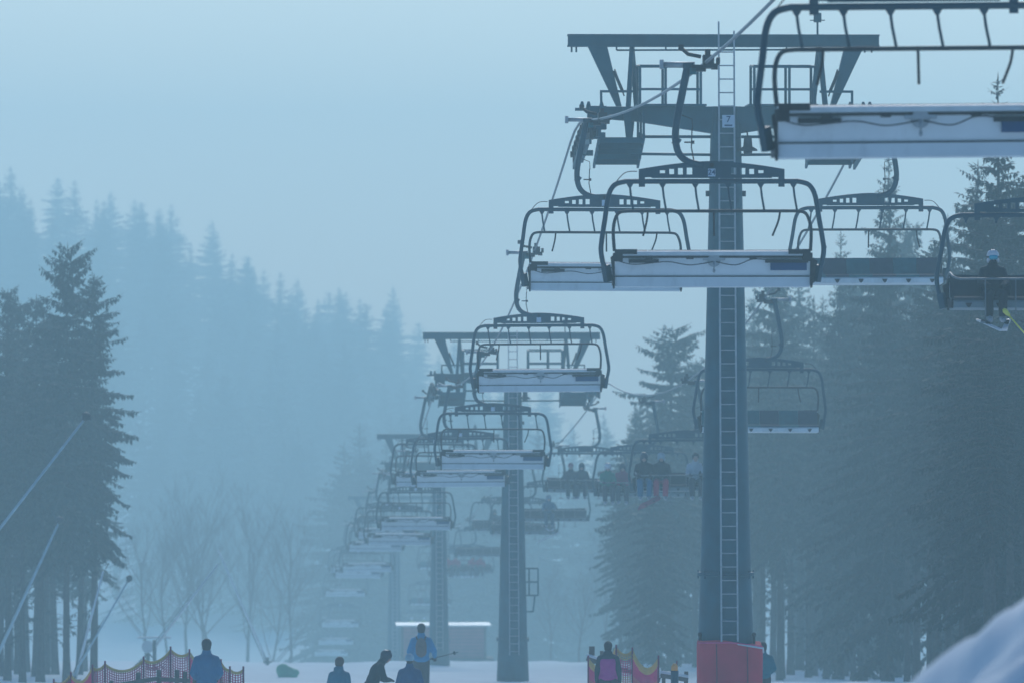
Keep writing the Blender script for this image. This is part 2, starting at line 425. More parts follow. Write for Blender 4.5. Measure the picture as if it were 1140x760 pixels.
    # restraint bar with its foot rests
    if not lowered:
        r = MB()
        pth = bez([(-1.51, -.28, PZ - 1.40), (-1.525, -.2, PZ - 1.12), (-1.50, -.12, PZ - .93), (-1.43, -.1, PZ - .81), (-1.28, -.1, PZ - .785)], 5)
        pth = pth + [Vector((-p.x, p.y, p.z)) for p in reversed(pth)]
        r.tube(pth, .026, 10); rb = r.build('restraint_bar', M['darkmet'], t)
        for k in range(6):
            xx = -1.2625 + .505 * k
            q = MB(); q.prism([(xx - .06, PZ - .35), (xx + .06, PZ - .35), (xx + .018, PZ - .42), (xx - .018, PZ - .42)], -.02, .02); q.tube([(xx, 0, PZ - .40), (xx + .015, -.03, PZ - .55), (xx + .05, -.1, PZ - .775)], .017, 8); q.build('strut', M['chair'], t)
        for xx, dx in ((-.99, -.075), (.03, 0), (1.05, -.12)):
            q = MB(); q.tube(bez([(xx, -.1, PZ - .80), (xx + dx * .25, -.12, PZ - .95), (xx + dx, -.15, PZ - 1.17)], 4), .016, 8); q.build('foot_rest', M['black'], rb)
    else:
        r = MB()
        pth = bez([(-1.53, -.28, PZ - 1.36), (-1.54, .1, PZ - 1.28), (-1.52, .40, PZ - 1.34), (-1.42, .5, PZ - 1.38), (-1.2, .52, PZ - 1.38)], 5)
        pth = pth + [Vector((-p.x, p.y, p.z)) for p in reversed(pth)]
        r.tube(pth, .018, 10); rb = r.build('restraint_bar', M['barmet'], t)
        for k in range(7):
            xx = -1.5 + .5 * k
            if abs(xx) > 1.4: continue
            q = MB(); q.tube([(xx, .52, PZ - 1.38), (xx, .58, PZ - 2.10)], .011, 8); q.beam((xx - .09, .58, PZ - 2.10), (xx + .09, .58, PZ - 2.10), .05, .03); q.build('foot_rest', M['barmet'], rb)
        for k in range(6):
            xx = -1.2625 + .505 * k
            q = MB(); q.prism([(xx - .06, PZ - .35), (xx + .06, PZ - .35), (xx + .018, PZ - .42), (xx - .018, PZ - .42)], -.02, .02); q.tube([(xx, 0, PZ - .40), (xx, 0, PZ - .46)], .022, 8); q.build('strut_stub', M['chair'], t)
    return t

HEAD = math.atan(.038)
chairA = make_chair(False, True)          # number 24
def put_chair(o, left, Y, label, group, dz=0, swing=0.0, dx=0.0):
    X, sag = (XL, SAGL) if left else (XR, SAGR)
    o.location = (X(Y) + dx, Y, ropez(Y, sag) + dz)
    jr = random.Random(int(Y * 10) + left)
    o.rotation_euler = (jr.uniform(-.012, .012), swing + jr.uniform(-.012, .012), HEAD + jr.uniform(-.03, .03) + (0 if left else PI))
    tag(o, label, 'chairlift chair', group)
    return o
GL, GR = 'empty chairs going down on the left rope', 'chairs coming up on the right rope'
ORD = ['first', 'second', 'third', 'fourth', 'fifth', 'sixth', 'seventh', 'eighth', 'ninth', 'tenth', 'eleventh', 'twelfth', 'thirteenth', 'fourteenth', 'fifteenth']
put_chair(chairA, True, 104, 'empty six seat chair with number plate 24 in front of the nearest tower', GL)
chairB = dup_tree(chairA)
for ch in list(chairB.children_recursive):
    if ch.name.startswith('numeral'): bpy.data.objects.remove(ch)
put_chair(chairB, True, 72.4, 'large blurred empty chair cut off by the upper right corner, nearest of all', GL, dz=.14)
lab = {135.7: 'empty chair just under the left sheaves of the nearest tower, partly behind chair 24',
       167: 'empty chair hanging in front of the T shaped top of the second tower',
       198: 'empty chair with blue panel crossing the second tower column below its head',
       230: 'hazy empty chair with bright seat edge just left of the second tower column',
       262: 'hazy empty chair level with the left sheaves of the second tower'}
nth = 0
for k in range(2, 18):
    Y = 104 + 31.5 * k - 31.5
    if k >= 2:
        key = min(lab, key=lambda q: abs(q - Y))
        if abs(key - Y) < 6: l = lab[key]
        else:
            l = 'faded empty chair on the left rope, %s one beyond the second tower' % ORD[nth]; nth += 1
        put_chair(dup_tree(chairB), True, Y, l, GL)
# right lane
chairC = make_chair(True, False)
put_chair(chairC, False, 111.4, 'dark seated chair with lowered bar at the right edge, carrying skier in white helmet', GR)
RIGHT = {}
RIGHT[111.4] = chairC
def addR(Y, src, l, **kw):
    RIGHT[Y] = put_chair(dup_tree(src), False, Y, l, GR, **kw)
addR(143, chairB, 'empty chair with teal and slate seat pads raised bar, right of the nearest tower')
addR(174.6, chairB, 'empty chair with teal pads half hidden behind the nearest tower column')
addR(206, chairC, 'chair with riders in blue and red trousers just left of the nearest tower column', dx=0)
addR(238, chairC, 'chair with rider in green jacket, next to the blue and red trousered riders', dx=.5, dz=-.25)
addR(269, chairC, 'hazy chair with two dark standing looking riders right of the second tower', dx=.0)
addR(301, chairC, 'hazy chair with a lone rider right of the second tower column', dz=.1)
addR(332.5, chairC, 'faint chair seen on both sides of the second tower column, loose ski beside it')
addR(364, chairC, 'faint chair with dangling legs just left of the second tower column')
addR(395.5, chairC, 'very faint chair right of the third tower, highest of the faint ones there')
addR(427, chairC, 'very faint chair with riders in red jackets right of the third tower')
addR(458.5, chairB, 'very faint empty chair touching the third tower column')
addR(490, chairB, 'very faint empty chair just left of the third tower column')
addR(521.5, chairB, 'almost lost empty chair between third and fourth tower, upper one')
addR(553, chairC, 'almost lost chair with riders in yellow green jackets above the far hut')

# ------------------------------------------------------------------ towers
def tx(px): return (px - 808) / 51.7
def tz(py): return (135 - py) / 51.7
def sheave_train(t, s, H, slope):
    """rope runs at x = s*3.1 ; wheels under it, catwalk on the inner side"""
    X = s * 3.08
    def zz(y): return H - (.11 * y if y > 0 else -.022 * y) - .035
    b = MB()
    for a0, a1 in ((-3.9, 0), (0, 3.9)):
        b.beam((X - s * .16, a0, zz(a0) - .30), (X - s * .16, a1, zz(a1) - .30), .07, .16)
        b.beam((X + s * .02, a0 + .2, zz(a0) - .48), (X + s * .02, a1 - .2, zz(a1) - .48), .05, .10)
    for y in (-2.6, 0, 2.6):
        b.beam((X - s * .35, y, zz(y) - .34), (X + s * .06, y, zz(y) - .34), .12, .12)
    b.box((X - s * .32, 0, H + .02), (.36, .5, .50))
    tr = b.build('sheave_beam', M['steel'], t)
    for k in range(10):
        y = -3.6 + .8 * k
        w = MB(); w.disc((X, y, zz(y) - .235), (1, 0, 0), .21, .09, 18); w.disc((X, y, zz(y) - .235), (1, 0, 0), .07, .20, 10)
        w.build('sheave', M['darkmet'], tr)
    c = MB()
    xi, xo = X - s * .30, X - s * 1.25
    for k in range(5):
        y = -.9 + .45 * k; z = zz(0) - .42 - .105 * k
        c.box(((xi + xo) / 2, y, z), (abs(xo - xi), .42, .05))
        c.box(((xi + xo) / 2, y - .22, z - .045), (abs(xo - xi), .05, .10))
    for xx in (xi, xo):
        c.beam((xx, -1.2, zz(0) - .38), (xx, 1.2, zz(0) - .95), .05, .10)
    c.build('catwalk', M['steel'], t)
    h = MB()
    for y in (-1.1, 0, 1.1):
        for xx in (xo,):
            h.beam((xx, y, zz(0) - .66 - .23 * y), (xx, y, zz(y) + .20), .05, .05)
    for dz in (.2, -.3):
        h.beam((xo, -1.1, zz(-1.1) + dz), (xo, 1.1, zz(1.1) + dz), .04, .04)
    for a in (-.9, -.35, .9):
        h.beam((X - s * 1.0, a * .4, zz(0) - .55), (X - s * (1.0 + .1 * a), a * .4, H + .25), .14, .14)
    h.build('catwalk_rail', M['steel'], t)
    k = MB(); k.box((X - s * .14, -.1, H + .20), (.62, .12, .06))
    for xx, n2 in ((X + s * .02, 0), (X - s * .12, 0), (X - s * .40, 0)):
        k.tube([(xx, -.1, H + .18), (xx, -.1, H + .28), (xx, -.1, H + .37)], [.06, .05, .025], 8)
    k.build('rope_catcher', M['steel'], tr)

def make_tower(cx, Y, zr, label, sign=None, slope=.05, near=True):
    gz = ground(cx, Y); H = zr - gz + .03
    t = empty('chairlift_tower', (cx, Y, gz - .05), HEAD, label, 'lift tower', 'lift towers in a row'); H += .05
    def Z(py): return H + tz(py)
    # column: octagonal tapered tube
    zt = Z(150); zflange = max(1.6, H - 9.75)
    def rad(z): return lerp(.33, .545, (zt - z) / 9.3)
    c = MB(); n = 12
    c.tube([(0, 0, 0), (0, 0, zflange), (0, 0, zt), (0, 0, Z(122))], [rad(0) + .03, rad(zflange), .33, .33], 24)
    c.build('column', M['steel'], t)
    f = MB(); f.disc((0, 0, zflange), (0, 0, 1), rad(zflange) + .07, .035, 28); f.disc((0, 0, zflange - .045), (0, 0, 1), rad(zflange) + .07, .035, 28)
    for k in range(10):
        a = 2 * PI * k / 10; f.tube([((rad(zflange) + .045) * math.cos(a), (rad(zflange) + .045) * math.sin(a), zflange - .12), ((rad(zflange) + .045) * math.cos(a), (rad(zflange) + .045) * math.sin(a), zflange + .06)], .018, 6)
    f.build('flange', M['steel'], t)
    for zs in (H - 2.9, H - 5.4, H - 7.7):
        k = MB(); k.disc((0, 0, zs), (0, 0, 1), rad(zs) + .007, .022, 28); k.build('weld_seam', M['steel'], t)
    for s in (-1, 1):
        k = MB(); k.box((s * (rad(Z(218)) + .03), 0, Z(218)), (.08, .10, .12)); k.build('lug', M['darkmet'], t)
    # crossarm, tapered towards its ends
    a = MB(); zt2 = Z(121.5)
    for s in (-1, 1):
        a.beam((s * .30, 0, (zt2 + Z(151)) / 2), (s * 1.92, 0, (zt2 + Z(138)) / 2), .42, zt2 - Z(151), w2=.36, h2=zt2 - Z(138))
        a.beam((s * 1.921, 0, (zt2 + Z(138)) / 2), (s * 2.98, 0, (zt2 + Z(134)) / 2), .34, zt2 - Z(138) - .006, w2=.3, h2=zt2 - Z(134))
    a.box((0, 0, (zt2 + Z(156)) / 2 + .002), (.60, .46, zt2 - Z(156)))
    a.build('crossarm', M['steel'], t)
    b = MB(); b.box((-.05, 0, Z(48)), (6.7, .20, .23)); b.box((-.05, 0, Z(42.0)), (6.72, .30, .035)); b.box((-.05, 0, Z(54)), (6.72, .30, .035))
    for x in (-3.32, -3.22, 3.0, 3.15): b.tube([(x, 0, Z(54)), (x, 0, Z(61))], .02, 6)
    b.build('top_beam', M['steel'], t)
    for s in (-1, 1):
        v = MB(); v.prism([(s * 2.97, Z(54.6)), (s * 2.56, Z(54.6)), (s * 2.25, Z(121)), (s * 2.36, Z(121))], -.12, .12); v.build('beam_strut', M['steel'], t)
        v = MB(); v.beam((s * 2.02, -.05, Z(55)), (s * 2.12, -.35, Z(122)), .09, .09); v.beam((s * 2.02, .05, Z(55)), (s * 1.9, .35, Z(122)), .09, .09); v.build('beam_post', M['steel'], t)
        v = MB(); v.tube([(s * 2.42, -.15, Z(82)), (s * 2.24, -.2, Z(104))], .035, 8); v.tube([(s * 2.40, -.13, Z(80)), (s * 2.2, -.22, Z(110))], .015, 6); v.build('damper', M['darkmet'], t)
        # cage of handrails on the crossarm
        h = MB(); x0, x1 = s * .56, s * 1.88
        for x in (s * .575, s * 1.33, s * 1.88):
            for y in (-.55, .5):
                h.beam((x, y, Z(121)), (x, y, Z(78 if y < 0 else 75)), .055, .055, up=(1, 0, 0))
        for y, p in ((-.55, (78, 103)), (.5, (75, 101))):
            for q in p: h.beam((x0, y, Z(q)), (x1, y, Z(q)), .05, .05)
        for x in (s * .575, s * 1.88):
            h.beam((x, -.55, Z(78)), (x, .5, Z(75)), .045, .045)
        h.box((s * 1.2, 0, zt2 + .022), (1.5, 1.2, .04))
        h.build('work_cage', M['steel'], t)
        h = MB(); h.beam((s * 2.70, -.3, Z(121)), (s * 2.70, -.3, Z(105)), .05, .05); h.beam((s * 2.0, -.3, Z(105)), (s * 2.725, -.3, Z(105)), .05, .05)
        h.beam((s * 2.70, -.3, Z(134)), (s * 2.70, -.3, Z(121)), .05, .05)
        h.build('end_rail', M['steel'], t)
        h = MB(); h.tube([(s * .33, -.1, Z(155)), (s * 1.87, -.1, Z(155))], .032, 8); h.tube([(s * .33, -.1, Z(175)), (s * 2.05, -.1, Z(174))], .030, 8)
        h.beam((s * 1.86, -.1, Z(150)), (s * 1.86, -.1, Z(180)), .06, .06)
        h.build('conduit_bar', M['steel'], t)
        sheave_train(t, s, H, slope)
    b = MB(); b.tube([(-2.36, -.14, Z(59)), (1.95, -.14, Z(58))], .022, 6)
    for x in (-2.36, -1.3, 1.3, 1.95): b.tube([(x, -.14, Z(59)), (x, -.14, Z(54))], .018, 6)
    b.build('safety_line', M['steel'], t)
    # ladder on the face of the column
    def yl(z): return -(rad(z) + .12) if z < zt else -.47
    l = MB(); zb = max(1.0, H - 11.2); ztop = Z(38)
    def xl(z): return .055 * (Z(42) - z) / 13 - .02
    for s in (-.165, .165):
        l.beam((xl(zb) + s * 1.06, yl(zb), zb), (xl(zt) + s, -.47, zt), .035, .05); l.beam((xl(zt) + s, -.47, zt), (xl(ztop) + s, -.47, ztop + (.2 if s < 0 else 0)), .035, .05)
    z = zb + .15
    while z < ztop - .2:
        l.tube([(xl(z) - .165, yl(z), z), (xl(z) + .165, yl(z), z)], .016, 6)
        z += .29
    l.build('ladder', M['ladder'], t)
    l = MB()
    for k in range(9):
        z = zb + .6 + 1.25 * k
        if z > zt: break
        for s in (-.17, .17): l.box((xl(z) + s, (yl(z) - rad(z)) / 2 + .02, z), (.03, .16, .03))
    l.build('ladder_bracket', M['steel'], t)
    if near:
        k = MB()
        k.tube([(.34, -.1, Z(147)), (.44, -.3, Z(150)), (.455, -.3, Z(156))], .018, 8)
        k.tube([(.455, -.3, Z(155)), (.455, -.3, Z(157)), (.455, -.3, Z(160)), (.455, -.3, Z(166)), (.455, -.3, Z(169)), (.455, -.3, Z(171))], [.04, .085, .09, .10, .20, .21], 16)
        k.ell((.455, -.3, Z(172)), (.10, .10, .06), 12, 6); k.build('loudspeaker', M['darkmet'], t)
        k = MB(); k.beam((1.98, 0, Z(54)), (1.98, 0, Z(12)), .04, .04); k.box((1.98, 0, Z(22)), (.16, .12, .20)); k.tube([(1.82, 0, Z(25)), (2.14, 0, Z(25))], .012, 6); k.build('wind_sensor', M['steel'], t)
    if sign:
        k = MB(); k.box((.02, -.53, Z(138.5)), (.265, .014, .27)); so = k.build('number_sign', M['sign'], t)
        tm = text_mesh(sign, .19, 'sign_text'); link_mesh('numeral', tm, M['signink'], so, (.02, -.543, Z(136.5)))
        k = MB(); k.box((.02, -.541, Z(143)), (.17, .006, .03)); k.build('underline_bar', M['signink'], so)
    return t, rad

t7, rad7 = make_tower(TC[145], 145, 4.75, 'tall nearest lift tower with number 7 sign and red padded foot', '7', .10)
make_tower(TC[255], 255, -1.5, 'second lift tower, hazy, left of the nearest one with a ladder up its face', None, .05)[0]
make_tower(TC[369], 369, -6.9, 'third lift tower, faint, behind the person with a backpack', None, .05)
make_tower(TC[493], 493, -13.1, 'fourth lift tower, barely visible, farthest to the left in the fog', None, .09)
# little railing standing off the second tower
t8 = [o for o in bpy.data.objects if o.get('label', '').startswith('second lift tower')][0]
h = MB(); q = lambda px, py: Vector(((px - 571.5) / 29.4, -.1, (380 - py) / 29.4 - t8.location.z))
for x in (589.5, 599.5): h.beam(q(x, 632), q(x, 662), .06, .06)
for y in (632, 647, 662): h.beam(q(584, y), q(599.5, y), .06, .06)
h.beam(q(596, 662), q(594, 680), .06, .06); h.beam(q(584, 680), q(594.5, 680), .06, .06)
h.build('side_railing', M['steel'], t8)

# red pad round the foot of the nearest tower
def red_pad():
    gz = ground(TC[145], 145); topz = (380 - 713) / 51.7; hgt = topz - gz
    t = empty('crash_pad', (TC[145] + .08, 145, gz), 0, 'red vinyl crash pad wrapped round the foot of the nearest tower', 'crash pad')
    mb = MB(); n = 40; P = []; rows = 12
    for j in range(rows + 1):
        z = hgt * j / rows
        for i in range(n):
            a = 2 * PI * i / n
            ex = 4.0
            c, s = math.cos(a), math.sin(a)
            k = (abs(c) ** ex + abs(s) ** ex) ** (-1 / ex)
            r = .70 * k * (1 + .012 * math.sin(5 * a + 2.2 * z) + .010 * math.sin(9 * a - 3 * z)) - (.03 if j == rows else 0)
            zz = z + (.035 * math.sin(3 * a + .7) - .05 * c if j >= rows - 1 else 0)
            P.append((r * c, r * s, zz))
    fs = [(j * n + i, j * n + (i + 1) % n, (j + 1) * n + (i + 1) % n, (j + 1) * n + i) for j in range(rows) for i in range(n)]
    mb.add(P, fs, True); mb.add([P[rows * n + i] for i in range(n)], [tuple(range(n))])
    mb.build('pad_body', M['redpad'], t)
    m2 = MB()
    m2.tube([(-.69, -.69, hgt - .01), (0, -.725, hgt - .0), (.69, -.70, hgt - .09)], .018, 6); m2.build('rope_edge', M['netpink'], t)
    for xs in (-.30, .36):
        m2 = MB(); m2.tube([(xs, -.708, .02), (xs + .01, -.716, hgt * .5), (xs, -.708, hgt - .03)], .012, 6); m2.build('seam', M['padseam'], t)
    m2 = MB(); m2.tube([(.15, -.71, hgt - .03), (.5, -.72, hgt - .09), (.70, -.70, hgt - .12), (.71, -.5, hgt - .22)], .022, 6); m2.build('snow_trim', M['white'], t)
    for s in (-1, 1):
        k = MB(); k.tube([(s * .58 - .06, -.25, hgt - .05), (s * .58 - .06, -.25, hgt + .14)], .03, 8); k.ell((s * .58 - .06, -.25, hgt + .15), (.05, .05, .05), 10, 6); k.build('strap_knob', M['black'], t)
red_pad()

# ------------------------------------------------------------------ trees
def spruce_meshes(seed, h, cb, Rm, dens=1.0, pw=.9, dull=False, dead=True, gap=.09):
    rnd = random.Random(seed)
    tr = MB()
    bend = [(rnd.uniform(-.10, .10), rnd.uniform(-.10, .10)) for _ in range(5)]
    def tp(z):
        u = z / h * 4; i = min(3, int(u)); f = u - i
        return Vector((lerp(bend[i][0], bend[i + 1][0], f), lerp(bend[i][1], bend[i + 1][1], f), z)) - Vector((bend[0][0], bend[0][1], 0))
    def tr_r(z): return .012 + .20 * (h / 20) * (1 - z / h) ** .85
    tr.tube([tp(h * i / 14) - Vector((0, 0, .3 if i == 0 else 0)) for i in range(15)], [tr_r(h * i / 14) * (1.35 if i == 0 else 1) for i in range(15)], 9)
    V, Fc = [], []
    def leaf(p, d, L, w, nrm):
        s = d.cross(nrm)
        if s.length < 1e-4: return
        s = s.normalized() * w
        n = len(V)
        V.extend([tuple(p), tuple(p + d * L * .4 + s), tuple(p + d * L), tuple(p + d * L * .45 - s)])
        Fc.append((n, n + 1, n + 2, n + 3))
    def branch(z, az, L, up, droop, sparse):
        o = tp(z); dirh = Vector((math.cos(az), math.sin(az), 0)); side = Vector((-math.sin(az), math.cos(az), 0))
        pts = []; n = max(4, int(L / .22)); p = o.copy(); ang = up
        for i in range(n + 1):
            u = i / n
            pts.append(p.copy())
            a = up - droop * math.sin(min(1, u * 1.25) * PI / 2) + max(0, u - .72) * 1.5
            p = p + (dirh * math.cos(a) + Vector((0, 0, math.sin(a)))) * (L / n) + side * rnd.uniform(-.03, .03)
        tr.tube(pts, [lerp(.012 + .012 * L, .005, i / n) for i in range(n + 1)], 4, cap=False)
        # needles: side twigs and hanging twigs
        st = .135 / dens; d = .12 * L if L > 1 else .04
        while d < L:
            u = d / L; i = min(n - 1, int(u * n)); f = u * n - i
            c = pts[i].lerp(pts[i + 1], f); t = (pts[i + 1] - pts[i]).normalized()
            if rnd.random() < sparse:
                lt = (.16 + .5 * min(1, L * .42) * (1 - u) ** .6 * min(1, u * 2.4 + .3)) * rnd.uniform(.6, 1.25)
                for s in (-1, 1):
                    dd = (t * rnd.uniform(.35, .8) + side * s * rnd.uniform(.6, 1) + Vector((0, 0, rnd.uniform(-.55, .05)))).normalized()
                    leaf(c, dd, lt, lt * rnd.uniform(.13, .21) + .015, Vector((rnd.uniform(-.5, .5), rnd.uniform(-.5, .5), 1)))
                    if lt > .26:
                        for q in (.3, .62):
                            mid = c + dd * lt * q
                            leaf(mid, (dd * rnd.uniform(.1, .7) + t * rnd.uniform(-.5, .6) + Vector((0, 0, rnd.uniform(-1.3, -.3)))).normalized(), lt * rnd.uniform(.4, .75), lt * .13 + .01, t + side * rnd.uniform(-1, 1))
                if rnd.random() < .9:
                    hl = rnd.uniform(.15, .62) * min(1, .3 + L * .35) * (1 - .5 * u)
                    leaf(c, (Vector((rnd.uniform(-.3, .3), rnd.uniform(-.3, .3), -1)) + t * .2).normalized(), hl, hl * .22 + .015, side + t * rnd.uniform(-1, 1))
                if rnd.random() < .35:
                    leaf(c, (t + Vector((0, 0, rnd.uniform(.1, .7)))).normalized(), lt * .5, .03, side)
            d += st * rnd.uniform(.7, 1.3)
        leaf(pts[-1], (pts[-1] - pts[-2]).normalized(), .22, .035, Vector((0, 0, 1)))
    z0 = h * cb; z = z0
    lop = rnd.uniform(0, 2 * PI)
    while z < h - .25:
        u = (z - z0) / (h - z0)
        Lm = Rm * (1 - u) ** pw * min(1, .6 + u * 3.2)
        nb = rnd.choice((4, 5, 5, 6)) if u < .85 else 4
        a0 = rnd.uniform(0, 2 * PI)
        for k in range(nb):
            az = a0 + 2 * PI * k / nb + rnd.uniform(-.35, .35)
            L = max(.18, Lm * rnd.uniform(.55, 1.12) * (1 + .22 * math.cos(az - lop)))
            if rnd.random() < gap: L *= .4
            elif rnd.random() < .08: L *= 1.3
            upa = lerp(-.12, .75, u ** 1.6) + rnd.uniform(-.14, .14)
            branch(z + rnd.uniform(-.12, .12), az, L, upa, lerp(.62, .25, u), 1.0 if u > .12 else .75)
        z += lerp(.46, .26, u) * rnd.uniform(.5, 1.5)
    leaf(tp(h - .35), Vector((0, 0, 1)), .5, .03, Vector((1, 0, 0))); leaf(tp(h - .35), Vector((0, 0, 1)), .45, .03, Vector((0, 1, 0)))
    # bare dead snags below the crown
    z = h * .14
    while dead and z < z0:
        az = rnd.uniform(0, 2 * PI); L = rnd.uniform(.3, 2.2); o = tp(z)
        dv = Vector((math.cos(az), math.sin(az), rnd.uniform(-.5, .1)))
        tr.tube([o, o + dv * L * .6, o + dv * L + Vector((0, 0, -.1))], [.02, .013, .004], 4, cap=False)
        if rnd.random() < .6:
            for q in range(int(6 + 9 * L)):
                c = o + dv * L * rnd.uniform(.3, 1); leaf(c, Vector((rnd.uniform(-1, 1), rnd.uniform(-1, 1), rnd.uniform(-1.2, .1))).normalized(), rnd.uniform(.15, .5), rnd.uniform(.03, .06), Vector((.3, .2, 1)))
        z += rnd.uniform(.16, .45)
    cm = MB(); cm.add(V, Fc, False)
    me = bpy.data.meshes.new('crown'); me.from_pydata(V, [], Fc); me.update()
    me.materials.append(M['needle2' if dull else 'needle'])
    tm = tr.mesh('trunk'); tm.materials.append(M['bark'])
    return tm, me, h

VAR = [spruce_meshes(11, 21.0, .08, 4.4, pw=.78), spruce_meshes(12, 20.0, .32, 3.3, .95, pw=.38, gap=.28), spruce_meshes(13, 22.0, .40, 3.1, .9, pw=.6, dull=True),
       spruce_meshes(14, 19.0, .04, 4.4, 1.0, pw=.8), spruce_meshes(15, 21.0, .48, 2.9, .85, pw=.55, dull=True), spruce_meshes(16, 20.0, .30, 3.5, 1.0, pw=.36, gap=.22)]
def spruce(v, X, Y, z, h, label, group=None, rz=0.0, wide=1.0, lean=0.0):
    tm, cm, h0 = VAR[v]
    t = bpy.data.objects.new('spruce_tree', None); COL.objects.link(t)
    t.location = (X, Y, z); s = h / h0; t.scale = (s * wide, s * wide, s); t.rotation_euler = (0, lean, rz)
    tag(t, label, 'tree', group)
    link_mesh('trunk', tm, None, t); link_mesh('crown', cm, None, t)
    return t
def spruce_px(v, px, ytip, Y, label, group=None, rz=0.0, wide=1.0, lean=0.0):
    p = at(px, ytip, Y); g = ground(p.x, Y) - .2
    return spruce(v, p.x, Y, g, p.z - g, label, group, rz, wide, lean)
rnd = random.Random(3)
# left cluster
spruce_px(5, 74, 272, 262, 'tall dark spruce with rounded ragged top, highest of the left cluster', None, 2.2, .80)
spruce_px(1, 104, 306, 268, 'dark spruce with long drooping right hand boughs at the edge of the left cluster', None, .4, .95)
LEFT = [(1, 40, 330, 285, 1.1), (2, 20, 345, 300, .9), (5, 0, 322, 290, .85), (2, -25, 335, 280, 1.0), (4, 52, 385, 305, 1.0), (2, 8, 360, 268, 1.0), (4, 45, 350, 272, 1.1),
        (1, -45, 300, 275, 1.0), (5, -70, 290, 290, 1.0), (0, -15, 380, 320, 1.0), (4, 88, 380, 290, 1.0), (2, -95, 270, 280, 1), (0, -120, 300, 300, 1), (4, 25, 400, 262, 1), (1, 62, 350, 310, 1),
        (2, -60, 330, 262, 1), (1, -30, 420, 330, 1), (5, 30, 400, 335, 1), (1, 75, 420, 330, 1), (5, 12, 430, 350, 1.1), (5, 55, 450, 360, 1.1), (1, 95, 470, 345, 1)]
for v, px, yt, Y, w in LEFT:
    spruce_px(v, px, yt, Y, 'dark spruce packed in the stand at the left edge', 'spruces of the left stand', rnd.uniform(0, 6), w, rnd.uniform(-.025, .025))
# right forest: individually recognisable ones
spruce_px(0, 1112, 84, 186, 'tallest near spruce with thin spire tip rising above the front chair seat', None, 1.2, .92)
spruce_px(5, 1165, 118, 182, 'dark spruce at the right edge behind the skier in white helmet', None, 4, 1.0)
spruce_px(0, 990, 172, 245, 'paler spruce with pointed top behind the empty chair with teal pads', None, 3.1, .85)
spruce_px(5, 747, 364, 325, 'hazy spruce standing left of the nearest tower column', None, 2, 1.25)
spruce_px(0, 935, 258, 275, 'hazy spruce in the gap between chair 24 and the empty teal chair', None, 5, .85)
spruce_px(5, 868, 296, 290, 'hazy small topped spruce just right of the nearest tower column', None, 1.1, .8)
spruce_px(1, 1040, 268, 225, 'dark spruce between the pale pointed one and the tallest near spruce', None, .3, .95)
spruce_px(1, 708, 480, 360, 'faint low spruce left of the nearest tower beneath the riders', None, 4.4, 1.05)
G = 'spruces massed in the right hand forest'
RL = 'spruce merging into the dark forest wall on the right'
RT = [(2, 1085, 180, 205), (2, 1130, 215, 200), (4, 1100, 300, 178), (2, 1150, 250, 185), (4, 1140, 330, 172), (2, 1190, 220, 190), (2, 1105, 350, 168), (1, 1075, 330, 186), (5, 1125, 270, 176),
      (2, 1020, 330, 235), (4, 985, 345, 250), (1, 1055, 300, 215), (4, 1010, 420, 240), (5, 1035, 380, 222), (2, 1070, 400, 200), (1, 985, 300, 275), (5, 960, 330, 285), (2, 940, 350, 300),
      (1, 905, 330, 315), (4, 880, 380, 320), (2, 860, 350, 330), (1, 890, 300, 345), (0, 915, 330, 360), (5, 945, 300, 340), (5, 1010, 250, 320), (0, 1055, 240, 300), (5, 1090, 230, 280),
      (2, 845, 350, 340), (1, 820, 400, 350), (5, 790, 395, 360), (3, 765, 440, 390), (1, 775, 400, 345), (5, 735, 450, 400), (1, 800, 400, 380), (2, 840, 330, 370), (5, 1170, 200, 240),
      (4, 950, 420, 270), (4, 900, 430, 300), (0, 1120, 260, 300), (0, 1210, 160, 220), (2, 1230, 200, 250), (5, 1260, 170, 200), (1, 1300, 150, 230), (1, 690, 520, 390), (3, 1000, 390, 290),
      (3, 1060, 420, 260), (5, 935, 440, 310), (5, 880, 460, 340), (3, 1120, 430, 230), (5, 830, 480, 360), (4, 870, 350, 300), (4, 985, 330, 262), (2, 920, 380, 290), (4, 1045, 360, 212)]
for k in range(28):
    RT.append((rnd.choice((0, 1, 3, 5, 3)), rnd.uniform(700, 1330), rnd.uniform(400, 520), rnd.uniform(300, 450)))
for v, px, yt, Y in RT:
    if px > 835 and v in (1, 5, 3) and rnd.random() < .6: v = rnd.choice((2, 4))
    spruce_px(v, px, yt, Y, RL, G, rnd.uniform(0, 6), rnd.uniform(.9, 1.1))
